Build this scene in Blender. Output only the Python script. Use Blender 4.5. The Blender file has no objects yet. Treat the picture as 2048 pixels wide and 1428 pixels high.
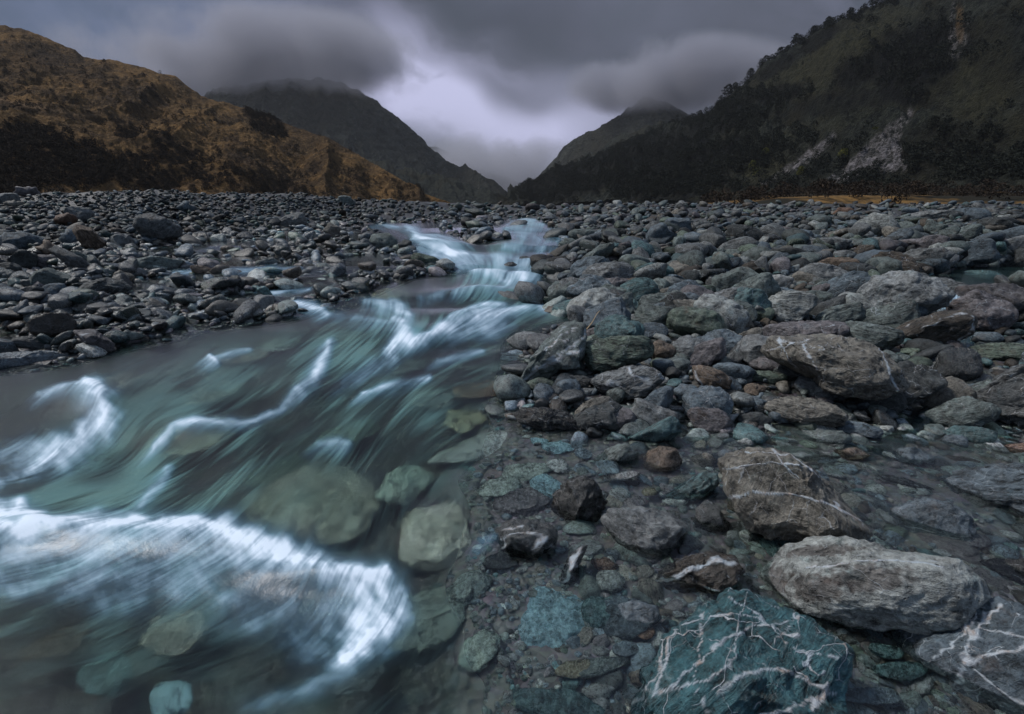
import bpy, bmesh, math, random
import numpy as np
random.seed(7); rng = np.random.default_rng(7)
C = bpy.context.scene.collection
sc = bpy.context.scene
# ------------------------------------------------------------------ camera
H = 1.45                      # eye height above the near pool, metres
F = 1024.0                    # focal length in pixels of a 2048 wide picture (18 mm lens)
HOR = 412.0
TH = math.atan((714 - HOR) / F)
cam_d = bpy.data.cameras.new('camera'); cam = bpy.data.objects.new('camera', cam_d); C.objects.link(cam)
cam.location = (0, 0, H); cam.rotation_euler = (math.pi / 2 - TH, 0, 0)
cam_d.sensor_width = 36; cam_d.lens = 36 * F / 2048; cam_d.clip_start = .02; cam_d.clip_end = 20000
sc.camera = cam
# ------------------------------------------------------------------ world
SUN_EL, SUN_AZ = math.radians(54), math.radians(-78)     # azimuth from +Y towards +X
world = bpy.data.worlds.new('World'); sc.world = world; world.use_nodes = True

class NT:
    """small helper for node trees"""
    def __init__(s, tree): s.t = tree; s.n = tree.nodes; s.l = tree.links
    def add(s, typ, ins=None, **props):
        n = s.n.new(typ)
        for k, v in props.items(): setattr(n, k, v)
        for k, v in (ins or {}).items():
            if hasattr(v, 'is_output') or isinstance(v, bpy.types.NodeSocket): s.l.new(v, n.inputs[k])
            else: n.inputs[k].default_value = v
        return n
    def math(s, op, a, b=0.0, c=0.0, clamp=False):
        n = s.n.new('ShaderNodeMath'); n.operation = op; n.use_clamp = clamp
        for i, v in enumerate((a, b, c)):
            if isinstance(v, bpy.types.NodeSocket): s.l.new(v, n.inputs[i])
            else: n.inputs[i].default_value = v
        return n.outputs[0]
    def vmath(s, op, a, b=(0, 0, 0), scale=None):
        n = s.n.new('ShaderNodeVectorMath'); n.operation = op
        for i, v in enumerate((a, b)):
            if isinstance(v, bpy.types.NodeSocket): s.l.new(v, n.inputs[i])
            else: n.inputs[i].default_value = v
        if scale is not None:
            if isinstance(scale, bpy.types.NodeSocket): s.l.new(scale, n.inputs['Scale'])
            else: n.inputs['Scale'].default_value = scale
        return n.outputs['Value'] if op in ('DOT_PRODUCT', 'LENGTH') else n.outputs[0]
    def ramp(s, fac, lo, hi, a=0.0, b=1.0, smooth=True):
        n = s.n.new('ShaderNodeMapRange'); n.interpolation_type = 'SMOOTHSTEP' if smooth else 'LINEAR'
        s.l.new(fac, n.inputs[0])
        for i, v in zip((1, 2, 3, 4), (lo, hi, a, b)): n.inputs[i].default_value = v
        return n.outputs[0]
    def mix(s, fac, a, b, blend='MIX'):
        n = s.n.new('ShaderNodeMix'); n.data_type = 'RGBA'; n.blend_type = blend
        for k, v in ((0, fac), (6, a), (7, b)):
            if isinstance(v, bpy.types.NodeSocket): s.l.new(v, n.inputs[k])
            else:
                n.inputs[k].default_value = v if k == 0 else (*v[:3], 1)
        return n.outputs[2]
    def noise(s, vec, scale, detail=4, rough=.55, dist=0.0, out=0):
        n = s.n.new('ShaderNodeTexNoise'); s.l.new(vec, n.inputs['Vector'])
        n.inputs['Scale'].default_value = scale; n.inputs['Detail'].default_value = detail
        n.inputs['Roughness'].default_value = rough; n.inputs['Distortion'].default_value = dist
        return n.outputs[out]
    def attr(s, name, out='Fac'):
        n = s.n.new('ShaderNodeAttribute'); n.attribute_name = name
        return n.outputs[out]

t = NT(world.node_tree); t.n.clear()
wout = t.n.new('ShaderNodeOutputWorld'); bg = t.n.new('ShaderNodeBackground'); t.l.new(bg.outputs[0], wout.inputs[0])
sky = t.add('ShaderNodeTexSky', sky_type='NISHITA', sun_disc=False, sun_elevation=SUN_EL, sun_rotation=SUN_AZ)
gen = t.n.new('ShaderNodeTexCoord').outputs['Generated']
sp = t.add('ShaderNodeSeparateXYZ', {0: gen})
dx, dy, dz = sp.outputs
yy = t.math('MAXIMUM', dy, 0.12)
az = t.math('DIVIDE', dx, yy); el = t.math('DIVIDE', dz, yy)          # horizontal and vertical tangent of the sky direction
ae = t.add('ShaderNodeCombineXYZ', {0: az, 1: el, 2: 0.3}).outputs[0]
# cloud base seen from below: the texture is stretched along the horizon
wv = t.noise(ae, 2.1, 3, .5, out=1)
wp = t.vmath('ADD', ae, t.vmath('SCALE', t.vmath('SUBTRACT', wv, (.5, .5, .5)), scale=.35))
cst = t.vmath('MULTIPLY', wp, (1.0, 1.9, 1.0))
cl = t.noise(cst, 2.3, 6, .52); cl2 = t.noise(cst, 6.5, 5, .55)
def blob(ca, ce, ra, re, rot=0.0, vec=wp):
    v = t.vmath('SUBTRACT', vec, (ca, ce, 0))
    m = t.add('ShaderNodeMapping', {0: v}, vector_type='TEXTURE'); m.inputs['Rotation'].default_value = (0, 0, rot)
    m2 = t.vmath('DIVIDE', m.outputs[0], (ra, re, 1e6))
    return t.ramp(t.vmath('LENGTH', m2), 0, 1, 1, 0)
def S(px, py):                       # a direction of the photograph as tangents
    v = 714 - py; y = F * math.cos(TH) + v * math.sin(TH); z = -F * math.sin(TH) + v * math.cos(TH)
    return (px - 1024) / y, z / y
def SK(px, py, rx, ry, rot=0): a, e = S(px, py); return blob(a, e, rx / 1040, ry / 1040, rot)
base = t.mix(t.ramp(cl, .3, .72), (.042, .050, .062), (.14, .15, .185))
base = t.mix(t.math('MULTIPLY', t.ramp(cl2, .38, .66), .5), base, (.17, .17, .225))
base = t.mix(t.math('MULTIPLY', SK(150, 60, 620, 420), .6), base, (.13, .175, .27))          # bluish left
base = t.mix(t.math('MULTIPLY', SK(400, 10, 260, 90, .1), .5), base, (.14, .17, .27))
base = t.mix(t.math('MULTIPLY', SK(600, 120, 330, 170, -.2), .65), base, (.17, .17, .225))
base = t.mix(t.math('MULTIPLY', SK(1000, 20, 420, 170, -.1), .85), base, (.040, .046, .056))    # dark cloud roof
base = t.mix(t.math('MULTIPLY', SK(1450, 150, 520, 260), .6), base, (.058, .060, .072))
glow = t.math('ADD', t.math('MULTIPLY', SK(860, 165, 300, 150, .15), t.ramp(cl2, .3, .65, .35, 1.2)), t.math('MULTIPLY', SK(1060, 200, 300, 130, 0), .85))
glow = t.math('ADD', glow, t.math('MULTIPLY', SK(940, 230, 360, 130, 0), .35), clamp=True)
base = t.mix(glow, base, (.62, .60, .76))
base = t.mix(t.math('MULTIPLY', SK(940, 325, 380, 120), .62), base, (.17, .175, .20))
base = t.mix(t.math('MULTIPLY', SK(960, 390, 460, 95), .9), base, (.06, .066, .078))
base = t.mix(t.math('MULTIPLY', SK(1010, 110, 210, 60, -.15), .75), base, (.075, .08, .10))     # grey tongue over the bright gap
# higher up, above the picture, the overcast is thinner and brighter
up = t.ramp(dz, .42, .85)
hi = t.mix(cl, (.205, .27, .36), (.40, .48, .60))
allc = t.mix(up, base, hi)
back = t.ramp(dy, -.25, .15, 1, 0)
allc = t.mix(back, allc, t.mix(t.ramp(dz, 0, .6), (.06, .085, .12), (.20, .25, .32)))
nis = t.vmath('SCALE', sky.outputs[0], scale=.10)
final = t.mix(.93, nis, t.vmath('MULTIPLY', allc, (5.4, 5.7, 6.4)))
t.l.new(final, bg.inputs[0]); bg.inputs[1].default_value = .105
# ------------------------------------------------------------------ sun behind the overcast
sd_ = bpy.data.lights.new('sun', 'SUN'); sd_.energy = 1.5; sd_.angle = math.radians(10); sd_.color = (1, .97, .94)
sun = bpy.data.objects.new('sun', sd_); C.objects.link(sun)
sun.rotation_euler = (math.pi / 2 - SUN_EL, 0, math.pi - SUN_AZ)
sc.view_settings.view_transform = 'Standard'; sc.view_settings.look = 'None'
sc.view_settings.exposure = 0.92; sc.view_settings.gamma = 1.0
sc.cycles.max_bounces = 8; sc.cycles.diffuse_bounces = 2; sc.cycles.glossy_bounces = 2
sc.cycles.transmission_bounces = 5; sc.cycles.transparent_max_bounces = 8; sc.cycles.volume_bounces = 1
sc.cycles.use_denoising = True; sc.cycles.sample_clamp_indirect = 4
sc.cycles.volume_step_rate = 2; sc.cycles.volume_max_steps = 64

# ------------------------------------------------------------------ numeric helpers
_perm = np.concatenate([rng.permutation(256)] * 3)
_grad = rng.normal(size=(256, 3)); _grad /= np.linalg.norm(_grad, axis=1)[:, None]
def pnoise(P):
    P = np.asarray(P, float); I = np.floor(P).astype(int); f = P - I; u = f * f * f * (f * (f * 6 - 15) + 10); I &= 255
    out = 0
    for a in (0, 1):
        for b in (0, 1):
            for c in (0, 1):
                h = _perm[_perm[_perm[I[..., 0] + a] + I[..., 1] + b] + I[..., 2] + c]
                g = _grad[h]; d = f - (a, b, c)
                w = (u[..., 0] if a else 1 - u[..., 0]) * (u[..., 1] if b else 1 - u[..., 1]) * (u[..., 2] if c else 1 - u[..., 2])
                out = out + w * (g * d).sum(-1)
    return out * 1.5
def fbm(P, octv=4, gain=.5):
    P = np.asarray(P, float); s = 0; a = 1
    for k in range(octv): s = s + a * pnoise(P * 2.03 ** k + 17.3 * k); a *= gain
    return s
def fb2(x, y, s, octv=4, z=0.0, gain=.5): return fbm(np.stack([x * s, y * s, np.full_like(x, z)], -1), octv, gain)
def sstep(a, b, x): t_ = np.clip((x - a) / (b - a), 0, 1); return t_ * t_ * (3 - 2 * t_)
def ray(px, py):
    px = np.asarray(px, float); v = 714 - np.asarray(py, float)
    return np.stack([px - 1024 + 0 * v, F * math.cos(TH) + v * math.sin(TH) + 0 * px, -F * math.sin(TH) + v * math.cos(TH) + 0 * px], -1) / F
def to_px(P):
    X = P[..., 0]; Y = P[..., 1]; Z = P[..., 2] - H
    dep = Y * math.cos(TH) - Z * math.sin(TH); up_ = Y * math.sin(TH) + Z * math.cos(TH)
    return 1024 + F * X / dep, 714 - F * up_ / dep, dep
WY = [0, 1.2, 2.0, 3.2, 3.8, 4.8, 5.3, 6.4, 6.9, 8.6, 9.2, 11.5, 12.2, 16, 17.5, 24, 40, 70, 120, 400]
WZ = [0, 0, .01, .05, .09, .12, .17, .20, .27, .32, .41, .47, .56, .66, .75, .86, 1.0, 1.12, 1.2, 1.3]
def W(y): return np.interp(y, WY, WZ)
_yg = np.geomspace(.2, 300, 3000); _wg = W(_yg)
def w_y(py):                    # distance at which the ray of a picture row meets the water
    d = ray(1024, np.atleast_1d(py)); s = d[:, 2] / d[:, 1]
    out = []
    for k in s:
        z = H + k * _yg; i = np.argmax(z < _wg)
        if z[i] >= _wg[i]: out.append(300.); continue
        f0, f1 = z[i - 1] - _wg[i - 1], z[i] - _wg[i]; out.append(_yg[i - 1] + (_yg[i] - _yg[i - 1]) * f0 / (f0 - f1))
    return np.array(out)
def on_w(pts):                  # picture points -> water surface
    pts = np.asarray(pts, float); y = w_y(pts[:, 1]); d = ray(pts[:, 0], pts[:, 1])
    return np.stack([d[:, 0] / d[:, 1] * y, y], -1)
def sdist(X, Y, poly):          # signed distance, negative inside
    P = np.asarray(poly); Q = np.roll(P, -1, 0); best = np.full(X.shape, 1e9); ins = np.zeros(X.shape, bool)
    for (ax, ay), (bx, by) in zip(P, Q):
        ex, ey = bx - ax, by - ay; L = ex * ex + ey * ey + 1e-12
        k = np.clip(((X - ax) * ex + (Y - ay) * ey) / L, 0, 1)
        best = np.minimum(best, (X - ax - k * ex) ** 2 + (Y - ay - k * ey) ** 2)
        c = ((ay > Y) != (by > Y)); xx = ax + (Y - ay) * ex / (ey if abs(ey) > 1e-12 else 1e-12)
        ins ^= c & (X < xx)
    return np.where(ins, -1, 1) * np.sqrt(best)
def pdist(X, Y, line):
    best = np.full(X.shape, 1e9); tt = np.zeros(X.shape); n = len(line) - 1
    for i in range(n):
        (ax, ay), (bx, by) = line[i][:2], line[i + 1][:2]; ex, ey = bx - ax, by - ay; L = ex * ex + ey * ey + 1e-12
        k = np.clip(((X - ax) * ex + (Y - ay) * ey) / L, 0, 1); d = (X - ax - k * ex) ** 2 + (Y - ay - k * ey) ** 2
        m = d < best; best = np.where(m, d, best); tt = np.where(m, (i + k) / n, tt)
    return np.sqrt(best), tt

# ------------------------------------------------------------------ ground height
MAIN = [(1015, 434), (1072, 436), (1120, 455), (1140, 480), (1125, 500), (1090, 520), (1085, 545), (1140, 556), (1120, 580), (1100, 600),
        (1120, 620), (1165, 628), (1172, 642), (1110, 655), (1060, 700), (1036, 760), (1020, 820), (1030, 860), (1000, 900), (960, 960),
        (1000, 1040), (960, 1150), (1030, 1300), (1060, 1428), (1000, 1800), (-900, 1800), (-900, 750), (0, 738), (150, 720), (235, 690), (400, 655), (560, 632), (640, 612),
        (700, 590), (790, 556), (850, 545), (905, 540), (870, 524), (815, 500), (765, 472), (735, 452), (760, 444), (900, 442), (890, 462), (960, 486), (1005, 478), (975, 455)]
mainW = on_w(MAIN)
foot = np.array([(-1500, 520), (-200, 505), (0, 500), (150, 498), (230, 492), (330, 486), (450, 474), (560, 462), (640, 452), (720, 443), (850, 438), (1000, 428), (1010, 426)], float)
footW = on_w(foot); foot_a = footW[:, 0] / footW[:, 1]; foot_y = footW[:, 1]
top_a = np.array([S(p, 385)[0] for p in (-1500, 0, 120, 300, 450, 560, 640, 700, 830, 1000)])
top_py = np.array([372, 384, 380, 377, 384, 384, 389, 398, 400, 408.])
POOLR = on_w([(1850, 545), (1900, 528), (2048, 535), (2300, 540), (2300, 590), (2060, 575), (1930, 584), (1880, 582)])
CREEK = [(2100, 545), (1990, 556), (1925, 575), (1904, 596), (1902, 622), (1935, 655), (1940, 700), (1925, 760), (1870, 790), (1850, 850), (1800, 885), (1740, 930)]
def G_func(X, Y):
    w = W(Y); a = X / Y; sd = sdist(X, Y, mainW); sc_ = np.clip(Y / 4, .5, 6)
    n1 = fb2(X, Y, .9, 4, 3.1); n2 = fb2(X, Y, 3.2, 3, 9.1); n3 = fb2(X, Y, .25, 3, 5.5)
    depth = np.clip(.05 + .4 * np.abs(sd), 0, .24)
    inside = w - depth - .03 * n1
    right = (a > np.interp(Y, [0, 4.2, 5.2, 6.5, 9, 14, 30], [-.3, -.3, -.05, .03, .03, .02, .015]))
    rise = np.interp(Y, [0, 2.7, 3.1, 3.8, 5, 8, 14, 25, 50, 120, 400], [-.10, -.085, -.02, .05, .10, .22, .33, .33, .2, .1, .1])
    dxr = np.clip(X - .2 - .05 * Y, 0, 8)
    rgt = w + rise * np.where(rise < 0, 1, sstep(-.05, .6, sd / np.maximum(sc_, 1))) + .035 * dxr * sstep(3, 6, Y) + .05 * n1 * np.clip(Y / 5, .5, 2) * (.3 + .7 * sstep(2.9, 3.5, Y)) + .008 * n2
    # braided flats on the left, then the gravel levee
    lf = w - .02 + .07 * n1 * np.clip(Y / 6, .6, 2) + .02 * n2
    pile = sstep(-.62, -.80, a) * sstep(4.0, 5.5, Y)
    lf = lf + .16 * pile
    fy = np.interp(a, foot_a, foot_y); tpy = np.interp(a, top_a, top_py)
    ty = fy * 1.28 + 1.5; zt = H + (HOR - tpy) / F * ty - .18
    k = np.clip((Y - fy) / (ty - fy), 0, 1); prof = sstep(-.05, 1.0, k + .12 * n3)
    fade = 1 - sstep(1.5, 4.5, Y / ty); far = 1.2 + (zt - 1.2) * fade
    lev = w + .02 + (far - w) * prof + (.08 + .05 * k) * n1 + .03 * n2
    lf = np.where(Y > fy, np.maximum(lev, lf * (k < .2) + lev * (k >= .2)), lf)
    out = np.where(right, rgt, lf)
    b = sstep(.0, -.08, sd / sc_)
    return out * (1 - b) + inside * b
RIV = [([(660,466),(520,484),(400,502),(300,506),(240,515)],.35),([(760,515),(700,522),(600,540),(480,542),(380,548),(300,560),(250,592),(100,606),(-60,612)],.30),([(720,562),(640,575),(540,582),(480,592)],.22),
 ([(560,600),(640,612),(690,620)],.2),([(-60,645),(60,690),(150,640),(300,612),(420,602),(500,612)],.16)]
CREEK = [(2100, 545), (1990, 556), (1925, 575), (1904, 596), (1902, 622), (1935, 655), (1940, 700), (1925, 760), (1870, 790), (1850, 850), (1800, 885), (1740, 930)]
_G0 = G_func
def G_func(X, Y):
    g_ = _G0(X, Y); w = W(Y)
    for line, wd in RIV:
        d_, _ = pdist(X, Y, on_w(line)); wn = 1.0 * wd * np.clip(Y / 6, .6, 2.5) * (1 + .5 * fb2(X, Y, 1.2, 3, 7.)); k = np.exp(-(d_ / wn) ** 2); g_ = np.where(g_ > w - .06, g_ * (1 - k) + (w - .08) * k, g_)
    return g_
NA, NY = 1100, 760
GA = np.linspace(-2.4, 2.4, NA); GY = np.geomspace(.22, 260, NY); LGY = np.log(GY)
gY, gA = np.meshgrid(GY, GA, indexing='ij'); gX = gA * gY
gZ = G_func(gX, gY)
def G(x, y):
    x = np.asarray(x, float); y = np.maximum(np.asarray(y, float), .221)
    i = np.clip((np.log(y) - LGY[0]) / (LGY[1] - LGY[0]), 0, NY - 1.001); j = np.clip((x / y - GA[0]) / (GA[1] - GA[0]), 0, NA - 1.001)
    i0 = i.astype(int); j0 = j.astype(int); fi = i - i0; fj = j - j0
    return (gZ[i0, j0] * (1 - fi) * (1 - fj) + gZ[i0 + 1, j0] * fi * (1 - fj) + gZ[i0, j0 + 1] * (1 - fi) * fj + gZ[i0 + 1, j0 + 1] * fi * fj)
_tm = np.geomspace(.3, 240, 420)
def hit_g(px, py, lift=0.0):    # first meeting of a view ray with ground (+lift in metres per metre of distance)
    px = np.atleast_1d(np.asarray(px, float)); py = np.atleast_1d(np.asarray(py, float)); d = ray(px, py)
    lift = np.broadcast_to(np.asarray(lift, float), px.shape); T = np.full(px.shape, np.nan)
    for s in range(0, len(px), 4000):
        e = slice(s, s + 4000); tt = _tm[None, :] / d[e, 1:2]
        x = d[e, 0:1] * tt; y = d[e, 1:2] * tt; z = H + d[e, 2:3] * tt
        f = z - G(x, y) - lift[e, None] * tt
        neg = f < 0; i = np.argmax(neg, 1); ok = neg.any(1) & (i > 0); r = np.arange(len(i)); i = np.maximum(i, 1)
        f0 = f[r, i - 1]; f1 = f[r, i]; t0 = tt[r, i - 1]; t1 = tt[r, i]
        T[e] = np.where(ok, t0 + (t1 - t0) * f0 / (f0 - f1 + 1e-12), np.nan)
    return T

FALL_T = hit_g([1905], [600])[0]; LIP = H + ray(1905, 588)[2] * FALL_T
def on_plane(pts, z):
    d = ray(np.array(pts, float)[:, 0], np.array(pts, float)[:, 1]); k = (z - H) / d[:, 2]; return np.stack([d[:, 0] * k, d[:, 1] * k], -1)
POOL_PX = [(1862, 556), (1885, 540), (1960, 533), (2060, 531), (2300, 538), (2300, 575), (2060, 578), (1990, 566), (1935, 584), (1882, 585)]
poolW = on_plane(POOL_PX, LIP); _in = sstep(.12, -.12, sdist(gX, gY, poolW)); gZ = gZ * (1 - _in) + np.minimum(gZ, LIP - .09) * _in
# ------------------------------------------------------------------ mesh + material helpers
def mesh_np(name, V, Fc, mats=(), attrs=None, smooth=True, parent=None):
    me = bpy.data.meshes.new(name); V = np.asarray(V, np.float32); Fc = np.asarray(Fc, np.int32)
    n, k = Fc.shape; me.vertices.add(len(V)); me.vertices.foreach_set('co', V.ravel())
    me.loops.add(n * k); me.loops.foreach_set('vertex_index', Fc.ravel())
    me.polygons.add(n); me.polygons.foreach_set('loop_start', np.arange(0, n * k, k, dtype=np.int32))
    me.polygons.foreach_set('loop_total', np.full(n, k, np.int32)); me.update(calc_edges=True)
    me.polygons.foreach_set('use_smooth', np.full(n, smooth, bool))
    for nm, (ty, dat) in (attrs or {}).items():
        a_ = me.attributes.new(nm, ty, 'POINT')
        key = {'FLOAT': 'value', 'FLOAT_VECTOR': 'vector', 'FLOAT_COLOR': 'color'}[ty]
        a_.data.foreach_set(key, np.asarray(dat, np.float32).ravel())
    for m in mats: me.materials.append(m)
    o = bpy.data.objects.new(name, me); C.objects.link(o)
    if parent: o.parent = parent
    return o
def grid_faces(nr, nc, keep=None):
    i = np.arange(nr - 1)[:, None] * nc + np.arange(nc - 1)[None, :]
    q = np.stack([i, i + 1, i + nc + 1, i + nc], -1)
    if keep is not None: q = q[keep]
    return q.reshape(-1, 4)
def compact(V, Fc, attrs=None):
    u, inv = np.unique(Fc, return_inverse=True)
    return V[u], inv.reshape(Fc.shape), {k: (t_, np.asarray(d)[u]) for k, (t_, d) in (attrs or {}).items()}
def tag(o, label=None, cat=None, group=None, kind=None):
    if label: o['label'] = label
    if cat: o['category'] = cat
    if group: o['group'] = group
    if kind: o['kind'] = kind
    return o
def new_mat(name):
    m = bpy.data.materials.new(name); m.use_nodes = True; k = NT(m.node_tree); k.n.clear()
    out = k.n.new('ShaderNodeOutputMaterial'); return m, k, out

# stone: one procedural recipe, steered by attributes of each stone
def stone_material():
    m, k, out = new_mat('river_stone')
    rc = k.attr('rc', 'Vector'); colr = k.attr('col', 'Color'); strata = k.attr('col', 'Alpha')
    pr = k.add('ShaderNodeSeparateXYZ', {0: k.attr('prm', 'Vector')}); veinA, wet, mottA = pr.outputs
    vtr = k.attr('vein')
    wob = k.vmath('SCALE', k.vmath('SUBTRACT', k.noise(rc, 1.3, 3, out=1), (.5, .5, .5)), scale=.5)
    rw = k.vmath('ADD', rc, wob)
    st = k.noise(k.vmath('MULTIPLY', rw, (.9, 9.0, 1.6)), 1.5, 5, .62)
    st2 = k.noise(k.vmath('MULTIPLY', rw, (1.2, 26.0, 3.0)), 1.5, 3, .6)
    mo = k.noise(rw, 2.6, 8, .66); mo2 = k.noise(rc, 9, 6, .7, .4); fine = k.noise(rc, 42, 4, .7)
    sfac = k.math('MULTIPLY', k.math('ADD', k.ramp(st, .3, .7, -.5, .5), k.ramp(st2, .3, .7, -.3, .3)), strata)
    val = k.math('ADD', k.ramp(mo, .30, .72, .48, 1.55), k.ramp(mo2, .3, .72, -.42, .55))
    val = k.math('ADD', val, k.math('MULTIPLY', sfac, 1.25))
    val = k.math('ADD', val, k.ramp(fine, .35, .72, -.18, .28))
    val = k.math('MAXIMUM', val, .12)
    c = k.vmath('SCALE', colr, scale=k.math('MULTIPLY', val, 1.05))
    # hue drift: iron stain and bluish green patches
    warm = k.ramp(k.noise(rc, 1.7, 5, .65), .55, .72)
    c = k.mix(k.math('MULTIPLY', warm, k.math('MULTIPLY', mottA, .55)), c, k.mix(.5, c, (.20, .115, .065)))
    cool = k.ramp(k.noise(k.vmath('ADD', rc, (7, 3, 1)), 2.3, 5, .65), .55, .75)
    c = k.mix(k.math('MULTIPLY', cool, .45), c, k.vmath('MULTIPLY', c, (.72, 1.1, 1.18)))
    # pale lichen-like speckle
    spk = k.ramp(k.noise(rc, 17, 3, .6), .60, .70)
    c = k.mix(k.math('MULTIPLY', spk, .28), c, (.30, .32, .32))
    # pits
    vp = k.add('ShaderNodeTexVoronoi', {'Vector': rw, 'Scale': 9.0}); pit = k.math('MULTIPLY', k.ramp(vp.outputs['Distance'], .05, .22, 1, 0), k.ramp(k.noise(rc, 3.1, 2), .5, .62))
    c = k.mix(k.math('MULTIPLY', pit, .7), c, (.02, .02, .02))
    # quartz veins
    def vein(scale, w_, lo, hi, off):
        v = k.vmath('ADD', k.vmath('MULTIPLY', rw, (1, 1.6, 1)), off)
        v = k.vmath('ADD', v, k.vmath('SCALE', k.vmath('SUBTRACT', k.noise(v, 6, 4, .6, out=1), (.5, .5, .5)), scale=.06))
        vo = k.add('ShaderNodeTexVoronoi', {'Vector': v, 'Scale': scale}, feature='DISTANCE_TO_EDGE')
        return k.math('MULTIPLY', k.ramp(vo.outputs[0], 0, w_, 1, 0), k.ramp(k.noise(v, 1.9, 3), lo, hi))
    vn = k.math('MAXIMUM', vein(1.5, .020, .46, .56, (0, 0, 0)), k.math('MULTIPLY', vein(3.6, .022, .5, .62, (4, 1, 2)), .7))
    vn = k.math('MULTIPLY', vn, veinA, clamp=True)
    vn = k.math('MAXIMUM', vn, vtr, clamp=True)
    vcol = k.mix(k.ramp(mo2, .45, .62), (.66, .69, .72), (.46, .37, .32))
    vcol = k.mix(k.ramp(mo, .4, .6), vcol, (.54, .62, .68))
    c = k.mix(k.math('MULTIPLY', vn, k.ramp(fine, .25, .5, .55, 1.0)), c, vcol)
    # water soaked stone is darker and glossier
    c = k.mix(k.math('MULTIPLY', wet, .62), c, k.vmath('MULTIPLY', c, (.42, .42, .43)))
    hsum = k.math('ADD', k.math('MULTIPLY', k.math('MULTIPLY', st, strata), .9), k.math('MULTIPLY', mo, .5))
    hsum = k.math('ADD', hsum, k.math('MULTIPLY', k.math('MULTIPLY', st2, strata), .35))
    hsum = k.math('ADD', hsum, k.math('MULTIPLY', mo2, .38)); hsum = k.math('ADD', hsum, k.math('MULTIPLY', fine, .12))
    hsum = k.math('SUBTRACT', hsum, k.math('MULTIPLY', pit, .3)); hsum = k.math('ADD', hsum, k.math('MULTIPLY', vn, .10))
    bp = k.add('ShaderNodeBump', {'Height': hsum, 'Strength': 1.0, 'Distance': k.attr('bumpd')})
    ro = k.math('ADD', k.ramp(wet, 0, 1, .60, .17, False), k.ramp(mo2, .3, .7, -.1, .16))
    p = k.add('ShaderNodeBsdfPrincipled', {'Base Color': c, 'Roughness': ro, 'Normal': bp.outputs[0], 'Specular IOR Level': k.ramp(wet, .1, .7, .14, .55)})
    k.l.new(p.outputs[0], out.inputs[0]); return m
M_STONE = stone_material()

_ico = {}
def ico(level):
    if level not in _ico:
        bm = bmesh.new(); bmesh.ops.create_icosphere(bm, subdivisions=level, radius=1)
        V = np.array([v.co[:] for v in bm.verts]); Fc = np.array([[v.index for v in f.verts] for f in bm.faces]); bm.free()
        _ico[level] = (V / np.linalg.norm(V, axis=1)[:, None], Fc)
    return _ico[level]
def unit_stone(level, seed, ang=.6, rough=.06):
    """a water-worn stone inside the unit box: sphere flattened by random planes, then roughened"""
    r = np.random.default_rng(seed); n, Fc = ico(level); q = n.copy()
    q = np.sign(q) * np.abs(q) ** .86; K = int(7 + 9 * ang)
    for i in range(K):
        m = r.normal(size=3); m /= np.linalg.norm(m); o = r.uniform(.52, .86) + .16 * (1 - ang)
        d = q @ m; ex = d - o; e = .05 + .12 * (1 - ang)
        cut = np.where(ex > -e, (ex + e) ** 2 / (4 * e), 0); cut = np.where(ex > e, ex, cut)
        q = q - m * (cut * (.96 if ang > .3 else .8))[:, None]
    off = r.uniform(0, 60, 3)
    d = fbm(n * 1.3 + off, 2) * .10 + (fbm(n * 3.4 + off, 4 if level > 3 else 2) * rough if level > 2 else 0)
    q = q * (1 + d)[:, None]
    return q, Fc

# ------------------------------------------------------------------ named stones of the photograph
GG = dict(ps=(.50, .47, .40), tb=(.065, .165, .185), gg=(.150, .180, .170), bg=(.125, .160, .185), br=(.190, .142, .105), tn=(.215, .200, .170), pg=(.165, .150, .155), dk=(.060, .066, .066),
          pl=(.330, .350, .335), te=(.095, .170, .175), ru=(.215, .130, .090), gy=(.190, .200, .200), gn=(.125, .160, .125), bk=(.028, .028, .026),
          db=(.085, .070, .055), wh=(.42, .43, .42), ye=(.42, .38, .26), lg=(.48, .56, .50), sb=(.30, .48, .54))
CN = dict(ps='pale sandy', tb='dark teal', gg='grey-green', bg='blue-grey', br='brown', tn='tan', pg='purplish grey', dk='dark grey', pl='pale grey', te='teal', ru='rust-brown', gy='mid-grey',
          gn='mossy green', bk='black wet', db='dark brown', wh='whitish', ye='yellowish', lg='pale green', sb='pale blue')
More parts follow.
